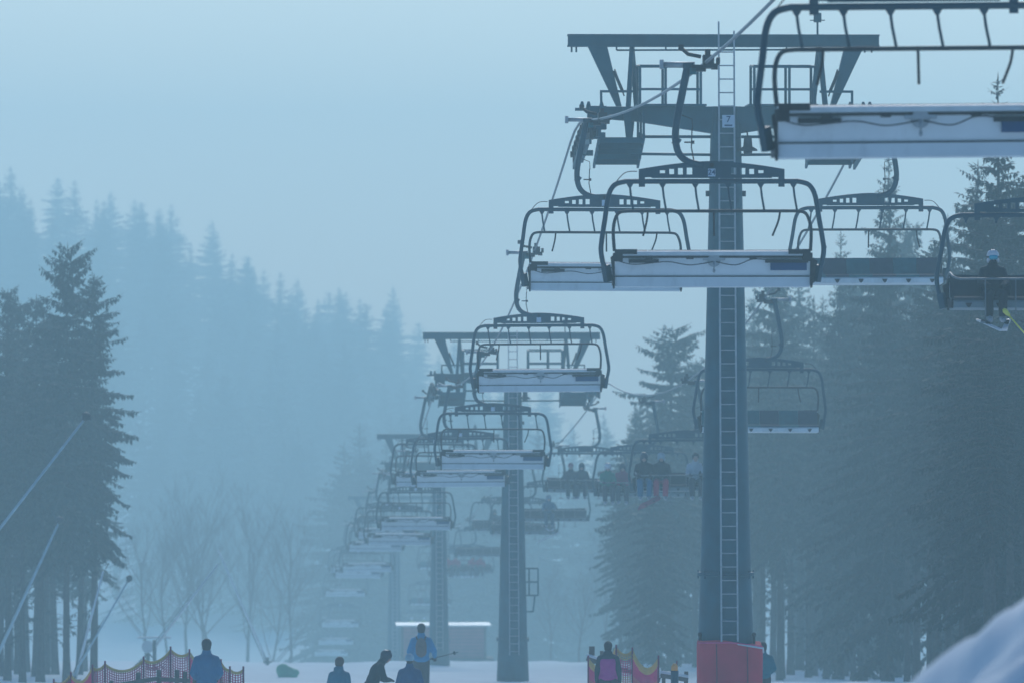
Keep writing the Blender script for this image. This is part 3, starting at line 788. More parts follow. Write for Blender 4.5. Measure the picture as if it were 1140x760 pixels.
# far hillside
HG = 'pale spruces on the foggy hillside'
HL = 'pale spruce lost among others on the foggy hillside'
TIPS = [(0, 202), (22, 211), (63, 198), (107, 222), (123, 213), (156, 225), (190, 227), (236, 245), (275, 285), (293, 300), (331, 310), (367, 325), (400, 332), (438, 319), (467, 359)]
TL = {(63, 198): 'pale hillside spruce with the highest top on the upper left ridge', (438, 319): 'pale lone pointed spruce on the ridge just left of the second tower top',
      (236, 245): 'pale broad shouldered ridge spruce where the treeline starts to fall'}
for k, (px, yt) in enumerate(TIPS):
    spruce_px((0, 3, 2)[k % 3], px, yt, 1195 + (k % 3) * 8, TL.get((px, yt), HL), None if (px, yt) in TL else HG, rnd.uniform(0, 6), rnd.uniform(1.2, 1.5))
for k in range(176):
    px = rnd.uniform(-60, 640); Y = rnd.uniform(1060, 1215)
    if k % 2: px = rnd.uniform(110, 540); Y = rnd.uniform(860, 1080)
    if k % 5 == 0: px = rnd.uniform(350, 720); Y = rnd.uniform(660, 860)
    p = at(px, 0, Y); g = ground(p.x, Y)
    hh = rnd.uniform(19, 26) if Y > 1160 else rnd.uniform(22, 30)
    spruce((0, 3, 0, 2)[k % 4], p.x, Y, g - .2, hh, HL, HG, rnd.uniform(0, 6), rnd.uniform(1.25, 1.6))

# bare broadleaf trees
def bare_meshes(seed, h):
    rnd = random.Random(seed); mb = MB()
    def grow(p, d, L, r, lev):
        n = 5; path = [p.copy()]; q = p.copy(); dd = d.copy()
        for i in range(n):
            dd = (dd + Vector((rnd.uniform(-.16, .16), rnd.uniform(-.16, .16), .07))).normalized(); q = q + dd * L / n; path.append(q.copy())
        mb.tube(path, [lerp(r, r * .45, i / n) for i in range(n + 1)], 6 if lev < 2 else 4, cap=False)
        if lev < 4:
            for k in range(rnd.choice((4, 5, 6)) if lev else 12):
                u = rnd.uniform(.3, 1) if lev == 0 else rnd.uniform(.25, 1)
                i = min(n - 1, int(u * n)); c = path[i].lerp(path[i + 1], u * n - i)
                ax = Vector((rnd.uniform(-1, 1), rnd.uniform(-1, 1), rnd.uniform(.1, .9))).normalized()
                grow(c, (dd * .55 + ax * .75).normalized(), L * rnd.uniform(.38, .62) * (1.1 - .4 * u if lev == 0 else 1), max(.004, r * .36), lev + 1)
    grow(Vector((0, 0, -.2)), Vector((0, 0, 1)), h * .8, h * .011, 0)
    me = mb.mesh('trunk'); me.materials.append(M['barebark']); return me
BARE = [bare_meshes(21, 10), bare_meshes(22, 10), bare_meshes(23, 10)]
for k, (px, yt, Y, l) in enumerate([(165, 590, 400, 'bare thin tree at the right foot of the left spruces'), (205, 570, 420, 'bare twiggy tree behind the light slanting snow lance'),
        (240, 555, 430, 'widest bare tree crown in the fog above the two meeting lances'), (275, 570, 425, 'bare tree just right of the widest bare crown'), (320, 585, 410, 'bare upright tree right of the faint leaning lance'),
        (190, 600, 390, 'bare sapling between the left spruces and the man in blue'), (300, 620, 445, 'small bare tree over the green tarpaulin'), (225, 620, 395, 'bare tree standing behind the man in the blue jacket'), (645, 640, 370, 'bare tree left of the right hand fence'), (672, 610, 385, 'taller bare tree above the right hand fence'), (615, 645, 400, 'faint bare tree beside the second tower column')]):
    Y += 85; p = at(px, yt, Y); g = ground(p.x, Y)
    o = bpy.data.objects.new('bare_tree', BARE[k % 3]); COL.objects.link(o)
    o.location = (p.x, Y, g); s = (p.z - g) / 10; o.scale = (s, s, s); o.rotation_euler = (0, 0, k * 1.7)
    tag(o, l, 'tree', 'bare trees in the fog')

# ------------------------------------------------------------------ snow lances
def lance(a, b, Y, r, m, head, label):
    p = at(*a, Y); q = at(*b, Y)
    base_ = p.copy()
    t = empty('snow_lance', base_, 0, label, 'snow lance', 'leaning snow lances')
    d = q - p
    mb = MB(); mb.tube([Vector((0, 0, 0)), d * .5, d], [r * 1.25, r, r * .8], 10); mb.build('tube', m, t)
    dn = d.normalized(); side = Vector((0, 1, 0)).cross(dn)
    hb = MB(); hb.tube([d * .0 - side * r * 2.2, d * .62 - side * r * 2.0], r * .35, 6); hb.build('hose', M['black'], t)
    if head:
        hb = MB(); hb.tube([d - dn * .08, d + dn * .02, d + dn * .10, d + dn * .17], [r * 1.3, r * 2.9, r * 2.9, r * 1.6], 12)
        for k in range(6):
            an = k * PI / 3; hb.box(d + dn * .06 + (side * math.cos(an) + Vector((0, 1, 0)) * math.sin(an)) * r * 2.8, (.05, .05, .05))
        hb.build('nozzle_head', M['darkmet'], t)
    fb = MB(); g = ground(p.x, Y) - p.z
    fb.tube([(0, 0, g - .1), (0, 0, .35)], .09, 10); fb.box((0, 0, g + .1), (.5, .5, .1)); fb.build('foot_post', M['darkmet'], t)
    return t
lance((-140, 768), (95, 465), 190, .045, M['lancegrey'], True, 'longest snow lance, dark headed, reaching across the left spruces')
lance((-18, 762), (66, 580), 230, .05, M['lancegrey'], True, 'steep grey snow lance at the left edge below the longest one')
lance((82, 762), (115, 635), 245, .045, M['lancelight'], False, 'steep pale snow lance without head in front of the left trunks')
lance((76, 762), (143, 645), 240, .035, M['lancegrey'], True, 'thin snow lance with small dark head crossing the steep pale one')
lance((172, 720), (243, 627), 320, .06, M['lancelight'], False, 'pale snow lance slanting right above the pink net')
lance((298, 738), (243, 612), 380, .06, M['lancelight'], False, 'faint snow lance leaning left in front of bare trees')
# fan gun at the foot of the pale lance
p = at(165, 719, 322); g = ground(p.x, 322)
t = empty('snow_gun', (p.x, 322, g), 0, 'small fan snow gun with white front above the pink net', 'snow gun')
k = MB(); k.tube([(0, 0, 0), (0, 0, p.z - g - .2)], .08, 8); k.tube([(-.8, 0, 0), (0, 0, .8), (.8, 0, 0)], .05, 6); k.build('stand', M['darkmet'], t)
k = MB(); k.tube([(0, .5, p.z - g), (0, -.35, p.z - g)], [.25, .30], 16); k.build('barrel', M['lancelight'], t)
k = MB(); k.disc((0, -.37, p.z - g), (0, 1, 0), .27, .03, 16); k.build('fan_guard', M['white'], t)
k = MB(); k.box((.3, 0, p.z - g + .42), (1.6, .15, .10)); k.build('cover', M['lancelight'], t)

# ------------------------------------------------------------------ nets, fences, small things
def net(Y0, tops, label, bottom_drop=1.25, yellow=.045, sagf=.22, band2=False):
    """tops: list of (px, py, Y) pole tops"""
    P = [at(px, py, Y) for px, py, Y in tops]
    c = Vector((P[0].x, P[0].y, ground(P[0].x, P[0].y)))
    t = empty('safety_net', c, 0, label, 'safety net', 'pink ski slope safety nets')
    n1, n2, n3 = MB(), MB(), MB()
    def strip(mb, p, q, w):
        p, q = p - c, q - c; d = (q - p).normalized(); u = d.cross(Vector((0, 1, 0)))
        if u.length < .1: u = Vector((1, 0, 0))
        u = u.normalized() * w / 2; y = Vector((0, .004, 0))
        mb.add([p - u - y, q - u - y, q + u - y, p + u - y, p - u + y, q - u + y, q + u + y, p + u + y], [(0, 1, 2, 3), (7, 6, 5, 4), (0, 4, 5, 1), (3, 2, 6, 7)])
    for a, b in zip(P, P[1:]):
        L = (b - a).length; n = max(3, int(L / .05))
        cols = []
        for i in range(n + 1):
            u = i / n; top = a.lerp(b, u); top.z -= sagf * min(1, L) * 4 * u * (1 - u) + .03
            gz = max(ground(top.x, top.y) + .02, top.z - bottom_drop)
            cols.append((top, Vector((top.x, top.y, gz))))
        H = bottom_drop
        for top, bot in cols:
            mid = top.lerp(bot, min(1, yellow / max(.2, top.z - bot.z)))
            strip(n2, top, mid, .024); strip(n1, mid, bot, .024)
        rows = 22
        for j in range(rows + 1):
            v = j / rows
            for (t0, b0), (t1, b1) in zip(cols, cols[1:]):
                mb = n2 if v * (t0.z - b0.z) <= yellow or (band2 and .42 < v < .62) else n1
                strip(mb, t0.lerp(b0, v), t1.lerp(b1, v), .020 if j else .06)
    n1.build('net_mesh', M['netpink'], t); n2.build('net_band', M['netyel'], t)
    for q, (px, py, Y) in zip(P, tops):
        k = MB(); gz = ground(q.x, q.y)
        k.tube([(q.x - c.x, q.y - c.y - .03, gz - .1 - c.z), (q.x - c.x, q.y - c.y - .03, q.z + .06 - c.z)], .022, 8); k.build('pole', M['polepink'], t)
net(150, [(60, 758, 151), (79, 750, 151), (103, 742, 150), (117, 738, 150), (160, 733, 150), (190, 722, 150), (211, 725, 150), (246, 736, 149), (256, 744, 149), (271, 744, 149)],
    'pink and yellow safety net sagging between poles beside the man in blue')
net(150, [(655, 732, 152), (686, 720, 151), (704, 723, 151), (733, 732, 150)], 'pink and yellow safety net behind the person in the magenta jacket', 1.4, .13, .30, True)

def wfence(posts, rails, Y, label, snow=False):
    p0 = at(posts[0][0], 745, Y); c = Vector((p0.x, Y, ground(p0.x, Y)))
    t = empty('wooden_fence', c, 0, label, 'fence', 'wooden fences by the slope')
    for px, py, w in posts:
        q = at(px, py, Y); g = ground(q.x, Y); k = MB()
        k.beam((q.x - c.x, 0, g - .1 - c.z), (q.x - c.x + .02, 0, q.z - c.z), w, w, w2=w * .9, h2=w * .9); k.build('post', M['wood'], t)
    for (a, b, w) in rails:
        p, q = at(*a, Y), at(*b, Y); k = MB()
        k.beam(Vector((p.x - c.x, -.12, p.z - c.z)), Vector((q.x - c.x, -.12, q.z - c.z)), .06, w); k.build('rail', M['wood'], t)
        if snow:
            k = MB(); k.tube([Vector((p.x - c.x, -.12, p.z - c.z + w / 2 + .02)), Vector(((p.x + q.x) / 2 - c.x, -.12, (p.z + q.z) / 2 - c.z + w / 2 + .03)), Vector((q.x - c.x, -.12, q.z - c.z + w / 2 + .02))], .04, 8); k.build('snow_cap', M['white'], t)
wfence([(123, 757, .09), (153, 748, .11), (176, 745, .11), (196, 745, .11), (205, 747, .1), (216, 750, .1)], [((135, 761), (178, 754), .09), ((176, 755), (212, 757), .09), ((120, 770), (218, 768), .09)], 146, 'grey wooden post and rail fence behind the man in the blue jacket')
wfence([(658, 719, .14), (669, 724, .09), (738, 749, .09), (763, 747, .1)], [((653, 732), (676, 740), .10), ((676, 740), (735, 756), .09), ((735, 751), (766, 756), .10)], 153, 'snow topped wooden fence behind the person in the magenta jacket', True)

# marker post with orange cap
p = at(751, 738, 148); g = ground(p.x, 148); hh = p.z - g
t = empty('marker_post', (p.x, 148, g), 0, 'short padded marker post with orange yellow cap on the right fence', 'marker post')
k = MB(); k.tube([(0, 0, -.1), (0, 0, hh - .16)], .085, 12); k.build('padding', cloth((.02, .08, .12)), t)
k = MB(); k.tube([(0, 0, hh - .16), (0, 0, hh - .05), (0, 0, hh + .0)], [.075, .07, .03], 12); k.build('cap', M['orange'], t)
k = MB(); k.tube([(.05, .05, -.1), (.05, .05, hh + .06)], .014, 8); k.build('rod', M['polepink'], t)

# green tarpaulin bundle
p = at(323, 752, 300); g = ground(p.x, 300)
mb = MB(); rn = random.Random(9)
for k in range(7): mb.ell((rn.uniform(-.35, .35), rn.uniform(-.2, .2), rn.uniform(.15, .5) - abs(k - 3) * .03), (rn.uniform(.25, .4), .3, rn.uniform(.18, .35)))
me = voxel(mb, .05, 'tarpaulin_bundle', 5)
o = link_mesh('tarpaulin_bundle', me, M['green'], None, (p.x, 300, g - .05)); tag(o, 'green tarpaulin bundle lying on the snow right of the nets', 'tarpaulin')

# far hut on stilts
p = at(494, 741, 445); gz = ground(p.x, 445)
t = empty('lift_hut', (p.x, 445, gz), HEAD, 'faint reddish boarded hut on stilts with snowy roof behind the third tower', 'hut')
t.scale = (1.1, 1.1, 1.1); fl = max(.4, (p.z - gz) / 1.1)
k = MB(); k.box((0, 1.5, fl + 1.05), (5.0, 3.0, 1.9)); k.build('wall', M['wallred'], t)
k = MB()
for j in range(9): k.box((0, -.012, fl + .2 + .21 * j), (5.02, .02, .02))
for x in (-2.5, 2.5): k.box((x, -.02, fl + 1.05), (.12, .05, 1.9))
k.build('cladding_seam', M['wood'], t)
k = MB(); k.profile([(-.5, fl + 2.02), (3.4, fl + 2.05), (3.4, fl + 2.13), (-.5, fl + 2.10)], -2.85, 2.85); k.build('snowy_roof', M['rail'], t)
k = MB(); k.box((.2, 1.2, fl - .02), (5.6, 3.8, .22)); k.build('deck', M['wood'], t)
for x in (-2.4, -.8, .8, 2.4):
    k = MB(); k.beam((x + .25, -.4, -.2), (x, -.4, fl - .13), .16, .16); k.build('stilt', M['wood'], t)

# ------------------------------------------------------------------ people
def fingers(mb, w, d, side, up, curl=.5, r=.011):
    """five bent fingers growing out of a palm at wrist w pointing along d"""
    d = Vector(d).normalized(); side = Vector(side).normalized(); up = Vector(up).normalized()
    palm = w + d * .05
    mb.ell(palm, (.045, .03, .05), 10, 7, rot=Matrix((side, up, d)).transposed())
    for k, (o, L) in enumerate(((-.032, .062), (-.011, .074), (.011, .070), (.031, .055))):
        a = palm + side * o + d * .04
        b = a + d * L * .5 - up * L * .25 * curl; c = b + d * L * .38 * (1 - curl) - up * L * .55 * curl
        mb.cap(a - d * .02, b, r, r * .95, 8); mb.cap(b, c, r * .95, r * .8, 8)
    a = palm - side * .036 - d * .015; b = a - side * .03 + d * .03 - up * .01; c = b + d * .03 + side * .008 - up * .012
    mb.cap(a, b, r * 1.2, r * 1.05, 8); mb.cap(b, c, r * 1.05, r * .85, 8)

def head_rot(turn, tilt): return Matrix.Rotation(turn, 3, 'Z') @ Matrix.Rotation(-tilt, 3, 'X')

_body_cache = {}
def make_person(key, J, loc, rz, label, jacket, trousers, hat='hair', hatmat=None, group=None, jr=1.0, turn=0.0, tilt=0.0, yoke=None, goggles=False, glovemat=None, seated=False, name='person', extra_hood=False, scale=1.0):
    """J: joint positions for a figure facing +Y"""
    t = empty(name, loc, rz, label, 'person', group); t.scale = (scale,) * 3
    ck = key
    hc = Vector(J['head']); HR = head_rot(turn, tilt)
    def hp(x, y, z): return hc + HR @ Vector((x, y, z))
    if ck not in _body_cache:
        body = MB()
        body.ell(hc + HR @ Vector((0, -.005, .02)), (.082, .100, .108), 18, 12, rot=HR)
        body.ell(hp(0, .035, -.055), (.055, .06, .06), 14, 9, rot=HR)          # jaw
        body.cap(hp(0, .092, .005), hp(0, .108, -.03), .010, .016, 8)           # nose
        body.cap(hp(-.04, .083, .028), hp(.04, .083, .028), .012, .012, 8)      # brow
        body.cap(hp(-.022, .088, -.060), hp(.022, .088, -.060), .009, .009, 8)  # lips
        for s in (-1, 1): body.ell(hp(s * .078, -.005, -.005), (.010, .02, .032), 8, 6, rot=HR)
        nk, ch, pv = Vector(J['neck']), Vector(J['chest']), Vector(J['pelvis'])
        body.cap(nk - (hc - nk).normalized() * .06, hp(0, -.01, -.05), .058, .055)
        TR = Vector((0, 0, 1)).rotation_difference((ch - pv).normalized()).to_matrix()
        body.ell(ch, (.165, .115, .19), rot=TR); body.ell(pv.lerp(ch, .45), (.14, .105, .17), rot=TR); body.ell(pv, (.155, .115, .12), rot=TR)
        jk = MB()
        jk.ell(ch, (.215, .155, .22), 18, 12, rot=TR); jk.ell(pv.lerp(ch, .45), (.195, .15, .20), 18, 12, rot=TR); jk.ell(pv.lerp(ch, .02), (.205, .16, .12), 18, 12, rot=TR)
        jk.cap(nk - (nk - ch).normalized() * .08, nk + (hc - nk).normalized() * .05, .10, .088)
        tr = MB(); tr.ell(pv - Vector((0, 0, .02)), (.18, .14, .13), rot=TR)
        gls = []; bt = MB()
        for s, q in ((-1, 'L'), (1, 'R')):
            sh, el, wr = Vector(J['sh' + q]), Vector(J['el' + q]), Vector(J['wr' + q])
            hip, kn, an = Vector(J['hip' + q]), Vector(J['kn' + q]), Vector(J['an' + q])
            body.cap(ch + (sh - ch) * .4, sh, .07, .06); body.cap(sh, el, .052, .04); body.cap(el, wr, .04, .028)
            body.cap(hip, kn, .085, .058); body.cap(kn, an, .056, .042)
            d = (wr - el).normalized(); up = Vector((0, 0, 1)) - d * d.z
            if up.length < .2: up = Vector((0, -1, 0)) - d * d.y
            up.normalize(); sd = d.cross(up) * -s
            fingers(body, wr, d, -sd * s * s, up, .5, .009)
            gl = MB(); gls.append(gl); fingers(gl, wr, d, -sd, up, .55, .014); gl.cap(wr - d * .05, wr + d * .03, .048, .042)
            jk.cap(nk.lerp(ch, .35), sh, .10, .082); jk.cap(nk, sh.lerp(nk, .5) - Vector((0, 0, .03)), .075, .075); jk.cap(sh, el, .086, .072); jk.cap(el, wr - d * .02, .072, .055)
            jk.cap(el - (el - sh) * .25, el + d * .05, .074, .07)
            tr.cap(hip, kn, .112, .088); tr.cap(kn, an + (kn - an) * .12, .088, .078)
            toe = an + Vector(J.get('foot', (0, .15, -.045)))
            body.cap(an - Vector((0, .02, .02)), toe, .045, .035)
            bt.cap(an - Vector((0, .04, .03)), toe - Vector((0, 0, .0)), .06, .048); bt.cap(an + (kn - an) * .28, an - Vector((0, 0, .03)), .068, .06)
        if extra_hood:
            jk.ell(nk + Vector((0, -.08, .02)), (.11, .075, .075))
        _body_cache[ck] = (voxel(body, .0125, 'body', 2), voxel(jk, .022, 'jacket', 3), voxel(tr, .022, 'trousers', 3), voxel(gls[0], .0085, 'glove', 1), voxel(gls[1], .0085, 'glove', 1), voxel(bt, .016, 'boot', 2))
        for me, m in zip(_body_cache[ck], (M['skin'], None, None, None, None, None)):
            if m: me.materials.append(m)
            else: me.materials.append(M['black'])
    def part(nm, me, m):
        o = bpy.data.objects.new(nm, me); COL.objects.link(o); o.parent = t
        o.material_slots[0].link = 'OBJECT'; o.material_slots[0].material = m
        return o
    b, j, tr, gl, gl2, bt = _body_cache[ck]
    bo = part('body', b, M['skin']); jo = part('jacket', j, cloth(jacket)); part('trousers', tr, cloth(trousers))
    part('glove', gl, glovemat or M['black']); part('glove', gl2, glovemat or M['black']); part('boots', bt, M['boot'])
    for s in (-1, 1):
        e = MB(); e.ell(hp(s * .032, .083, .008), (.012, .008, .008), 8, 6); e.build('eye', M['eye'], t)
    if hat == 'hair':
        hb = MB(); hb.ell(hp(0, -.02, .04), (.102, .114, .106), 18, 12, rot=HR); hb.ell(hp(0, -.055, -.015), (.093, .072, .095), 14, 9, rot=HR)
        link_mesh('hair', voxel(hb, .014, 'hair', 2), hatmat or M['hair'], t)
    elif hat == 'beanie':
        hb = MB(); hb.ell(hp(0, -.012, .055), (.100, .114, .10), 16, 10, rot=HR); hb.ell(hp(0, -.02, .02), (.103, .114, .045), 16, 8, rot=HR)
        link_mesh('beanie', voxel(hb, .014, 'beanie', 2), hatmat, t)
        hb = MB(); hb.ell(hp(0, -.05, -.035), (.072, .06, .06), 12, 8, rot=HR); link_mesh('hair', voxel(hb, .014, 'hair', 2), M['hair'], t)
    elif hat == 'helmet':
        hb = MB(); hb.ell(hp(0, -.012, .045), (.112, .132, .112), 20, 12, rot=HR); hb.ell(hp(0, -.05, -.03), (.103, .085, .075), 16, 10, rot=HR)
        for s in (-1, 1): hb.ell(hp(s * .088, .01, -.035), (.026, .05, .06), 10, 8, rot=HR)
        ho = link_mesh('helmet', voxel(hb, .014, 'helmet', 2), hatmat, t)
        hb = MB()
        for s in (-1, 0, 1): hb.box(hp(s * .045, .02, .155 - abs(s) * .012), (.018, .07, .012), rot=HR)
        hb.build('vent', M['black'], ho)
        hb = MB(); hb.tube([hp(-.085, .02, -.07), hp(0, .05, -.125), hp(.085, .02, -.07)], .008, 6); hb.build('chin_strap', M['black'], ho)
    if goggles:
        gb = MB(); gb.ell(hp(0, .075, .012), (.086, .058, .060), 16, 10, rot=HR); go = link_mesh('goggles', voxel(gb, .01, 'goggles', 1), M['goggle'], t)
        gb = MB(); gb.tube([hp(-.112, .0, .02), hp(-.09, .07, .015)], .016, 6); gb.tube([hp(.112, .0, .02), hp(.09, .07, .015)], .016, 6); gb.build('goggle_strap', M['black'], go)
        gb = MB(); gb.ell(hp(0, .075, -.065), (.06, .048, .045), 12, 8, rot=HR); gb.build('neck_warmer', M['black'], t)
    if yoke:
        yb = MB(); nk, ch = Vector(J['neck']), Vector(J['chest'])
        yb.ell(ch + Vector((0, -.012, .155)), (.205, .15, .085), 18, 10)
        yb.cap(nk - Vector((0, 0, .06)), nk + Vector((0, 0, .05)), .10, .088)
        yb.ell(nk + Vector((0, -.07, .02)), (.115, .08, .08))
        for q in 'LR':
            sh, el, wr = Vector(J['sh' + q]), Vector(J['el' + q]), Vector(J['wr' + q])
            yb.cap(sh, el, .092, .078); yb.cap(el, wr, .078, .06)
        link_mesh('dark_sleeves', voxel(yb, .022, 'dark_sleeves', 2), cloth(yoke), t)
    return t

STAND = dict(pelvis=(0, 0, .95), chest=(0, -.01, 1.28), neck=(0, -.005, 1.50), head=(0, .025, 1.655), shL=(-.178, -.01, 1.385), shR=(.178, -.01, 1.385),
             elL=(-.262, -.06, 1.13), elR=(.262, -.06, 1.13), wrL=(-.21, .14, 1.02), wrR=(.21, .14, 1.02), hipL=(-.095, 0, .90), hipR=(.095, 0, .90),
             knL=(-.11, .03, .50), knR=(.11, .03, .50), anL=(-.12, 0, .11), anR=(.12, 0, .11), foot=(0, .15, -.05))
def var(**k): d = dict(STAND); d.update(k); return d
RELAX = var(elL=(-.245, -.04, 1.11), elR=(.245, -.04, 1.11), wrL=(-.26, .06, .88), wrR=(.26, .06, .88))
POLE = var(elR=(.30, -.05, 1.15), wrR=(.32, .14, 1.0), elL=(-.28, -.05, 1.13), wrL=(-.22, .13, .98))
LEAN = dict(pelvis=(0, -.03, .92), chest=(0, .10, 1.23), neck=(0, .20, 1.43), head=(0, .315, 1.555), shL=(-.18, .17, 1.345), shR=(.18, .17, 1.345), elL=(-.24, .24, 1.08), elR=(.24, .24, 1.08),
            wrL=(-.09, .38, 1.06), wrR=(.09, .38, 1.06), hipL=(-.1, 0, .88), hipR=(.1, 0, .88), knL=(-.12, .16, .50), knR=(.12, .16, .50), anL=(-.12, 0, .11), anR=(.12, 0, .11), foot=(0, .15, -.05))
SIT = dict(pelvis=(0, .0, .13), chest=(0, -.045, .43), neck=(0, -.02, .63), head=(0, .02, .765), shL=(-.165, -.03, .53), shR=(.165, -.03, .53), elL=(-.225, .10, .31), elR=(.225, .10, .31),
           wrL=(-.17, .36, .30), wrR=(.17, .36, .30), hipL=(-.095, .03, .115), hipR=(.095, .03, .115), knL=(-.13, .46, .10), knR=(.13, .46, .10), anL=(-.12, .50, -.30), anR=(.12, .50, -.30), foot=(0, .14, -.05))
SIT2 = dict(SIT); SIT2.update(wrL=(-.05, .34, .22), wrR=(.07, .36, .24), elL=(-.222, .06, .30), elR=(.222, .06, .30), knL=(-.10, .46, .11), knR=(.16, .45, .10), anL=(-.09, .46, -.30), anR=(.17, .52, -.29))

def stand_px(key, J, px, ytop, Y, rz, label, *a, **k):
    p = at(px, ytop, Y); g = ground(p.x, Y)
    htop = (1.785 if J is not LEAN else 1.69)
    # feet on the snow; figure height follows from the photograph within human limits
    sc = min(1.12, max(.9, (p.z - g) / htop))
    return make_person(key, J, (p.x, Y, g), rz, label, *a, scale=sc, **k)
stand_px('standA', STAND, 230, 711, 142, R(3), 'man seen from behind in a deep blue jacket with dark hair by the pink net', (.0, .13, .29), (.05, .05, .055), 'hair', M['hair'])
stand_px('standB', RELAX, 378, 731, 146.5, R(-25), 'young person with brown hair in a teal blue jacket, leftmost of the middle group', (.01, .16, .25), (.05, .05, .06), 'hair', M['fairhair'], extra_hood=True)
stand_px('lean', LEAN, 414, 724, 136, R(-82), 'person in black jacket and dark helmet bending forward in profile', (.012, .03, .04), (.03, .03, .035), 'helmet', M['helmd'], tilt=.30)
stand_px('standA', STAND, 456, 728, 146, R(5), 'person in royal blue jacket and pale blue beanie seen from behind', (.008, .075, .19), (.04, .04, .05), 'beanie', cloth((.30, .48, .56)))
pe = stand_px('pole', POLE, 469, 692, 178, R(2), 'tall person with grey backpack in bright blue jacket standing in front of the third tower', (.0, .25, .50), (.075, .075, .08), 'hair', M['hair'])
stand_px('standF', RELAX, 677, 726, 142, R(-4), 'person in magenta jacket with dark hood and sleeves by the right net', (.50, .02, .26), (.03, .03, .04), 'hair', M['hair'], yoke=(.02, .035, .05))
stand_px('standG', STAND, 849.5, 722, 151, R(8), 'person in teal jacket mostly hidden behind the red tower pad', (.0, .14, .19), (.03, .03, .04), 'hair', M['hair'])
# backpack on the tall person
sc = pe.scale[0]
t = empty('backpack', (pe.location.x, pe.location.y - .235 * sc, pe.location.z + 1.06 * sc), pe.rotation_euler.z, 'grey brown backpack worn by the tall person in bright blue', 'backpack')
mb = MB(); mb.ell((0, 0, .20), (.155, .10, .26), 16, 10); mb.ell((0, -.02, .10), (.15, .11, .16), 16, 10); mb.ell((0, -.08, .12), (.10, .05, .12), 12, 8)
link_mesh('pack_body', voxel(mb, .02, 'pack_body', 3), M['pack'], t)
for s in (-1, 1):
    k = MB(); k.tube(bez([(s * .10, .04, .40), (s * .12, .14, .47), (s * .13, .30, .42), (s * .13, .36, .25)], 5), .022, 8); k.build('strap', M['black'], t)
# ski pole in the hand of the tall person
w = pe.location + Vector((.32, .16, .98)) * sc
t = empty('ski_pole', w, 0, 'thin ski pole held out to the right by the tall person with backpack', 'ski pole')
k = MB(); k.tube([(-.12, .02, -.04), (.62, -.25, .16)], .011, 8); k.build('shaft', M['darkmet'], t)
k = MB(); k.tube([(.50, -.205, .128), (.53, -.216, .136)], .05, 10); k.build('basket', M['black'], t)
k = MB(); k.tube([(-.14, .03, -.045), (.0, -.02, -.01)], .02, 8); k.build('handle', M['black'], t)

# riders
def rider(Y, xs, label, jacket, trousers, hat='helmet', hatmat=None, J=SIT, key='sit', skis=None, goggles=False, rzoff=0.0, group='riders on the right hand chairs', sc=1.11, drop=0.03):
    ch = RIGHT[Y]
    rot = Matrix.Rotation(ch.rotation_euler.z, 3, 'Z')
    loc = Vector(ch.location) + rot @ Vector((xs, .03, PZ - 1.745 + LIFT - drop))
    p = make_person(key, J, loc, ch.rotation_euler.z + rzoff, label, jacket, trousers, hat, hatmat or M['helmd'], group, turn=0, goggles=goggles, scale=sc)
    if skis:
        t = empty('skis', loc, ch.rotation_euler.z, skis[0], 'skis')
        for s in (-1, 1):
            a = Vector(J['anL' if s < 0 else 'anR']) * sc; a.x *= 1.6; k = MB(); P, n = [], 10
            for i in range(n + 1):
                u = i / n; y = -.55 + 1.65 * u; wd = .038 + .014 * abs(u - .45) * 2; wd = wd if i not in (0, n) else .015
                z = -.105 + (.05 * ((u - .85) / .15) ** 2 if u > .85 else 0)
                P.append((y, wd, z))
            q = Matrix.Rotation(s * .17, 3, 'Z') @ Matrix.Rotation(-.13, 3, 'X')
            V = []
            for y, wd, z in P:
                for dx, dz in ((-wd, 0), (wd, 0), (wd, .016), (-wd, .016)): V.append(a + q @ Vector((dx, y + .05, z + dz + .0)))
            fs = [(i * 4 + j, i * 4 + (j + 1) % 4, i * 4 + 4 + (j + 1) % 4, i * 4 + 4 + j) for i in range(n) for j in range(4)] + [(0, 1, 2, 3), (n * 4 + 3, n * 4 + 2, n * 4 + 1, n * 4)]
            k.add(V, fs); so = k.build('ski', skis[1], t)
            k = MB(); k.box(a + q @ Vector((0, .02, -.075)), (.07, .30, .035), rot=q); k.build('binding', M['black'], so)
    return p
rider(111.4, .82, 'skier in white helmet and cyan goggles, dark suit, on the rightmost chair', (.012, .016, .022), (.014, .016, .02), 'helmet', M['helmw'], skis=('pale skis crossed in a V under the skier in white helmet', M['ski']), goggles=True, sc=.92, drop=.06)
pb = rider(111.4, -.03, 'rider in blue jacket cut off by the right edge, holding a yellow pole', (.0, .13, .30), (.03, .035, .05), 'helmet', M['helmd'], J=SIT2, key='sit2', skis=('dark skis under the rider cut off by the right edge', M['pad_slate']))
ch = RIGHT[111.4]
a = at(1117, 344, 110.75); b = at(1152, 384, 110.6)
t = empty('ski_pole', a, 0, 'bright yellow ski pole slanting at the right edge below the seat', 'ski pole')
d = b - a; k = MB(); k.tube([d * .16, d], .014, 8); k.build('shaft', M['yellow'], t)
k = MB(); k.tube([(0, 0, 0), d * .05, d * .14, d * .2], [.022, .045, .036, .016], 10); k.build('handle', M['yellow'], t)
rider(206, 1.25, 'rider in blue trousers and dark helmet, leftmost on the chair by the nearest tower', (.012, .016, .024), (.0, .12, .25), 'helmet', M['helmd'])
rider(206, .72, 'rider in pale helmet and red trousers on the chair by the nearest tower', (.012, .018, .022), (.45, .02, .08), 'helmet', cloth((.35, .45, .5)), J=SIT2, key='sit2')
rider(206, -.33, 'bareheaded rider in pale jacket just left of the nearest tower column', (.45, .50, .54), (.04, .045, .06), 'hair', M['hair'])
rider(206, -.72, 'rider half hidden by the nearest tower column in dark clothes', (.03, .035, .05), (.03, .03, .04), 'hair', M['hair'], J=SIT2, key='sit2')
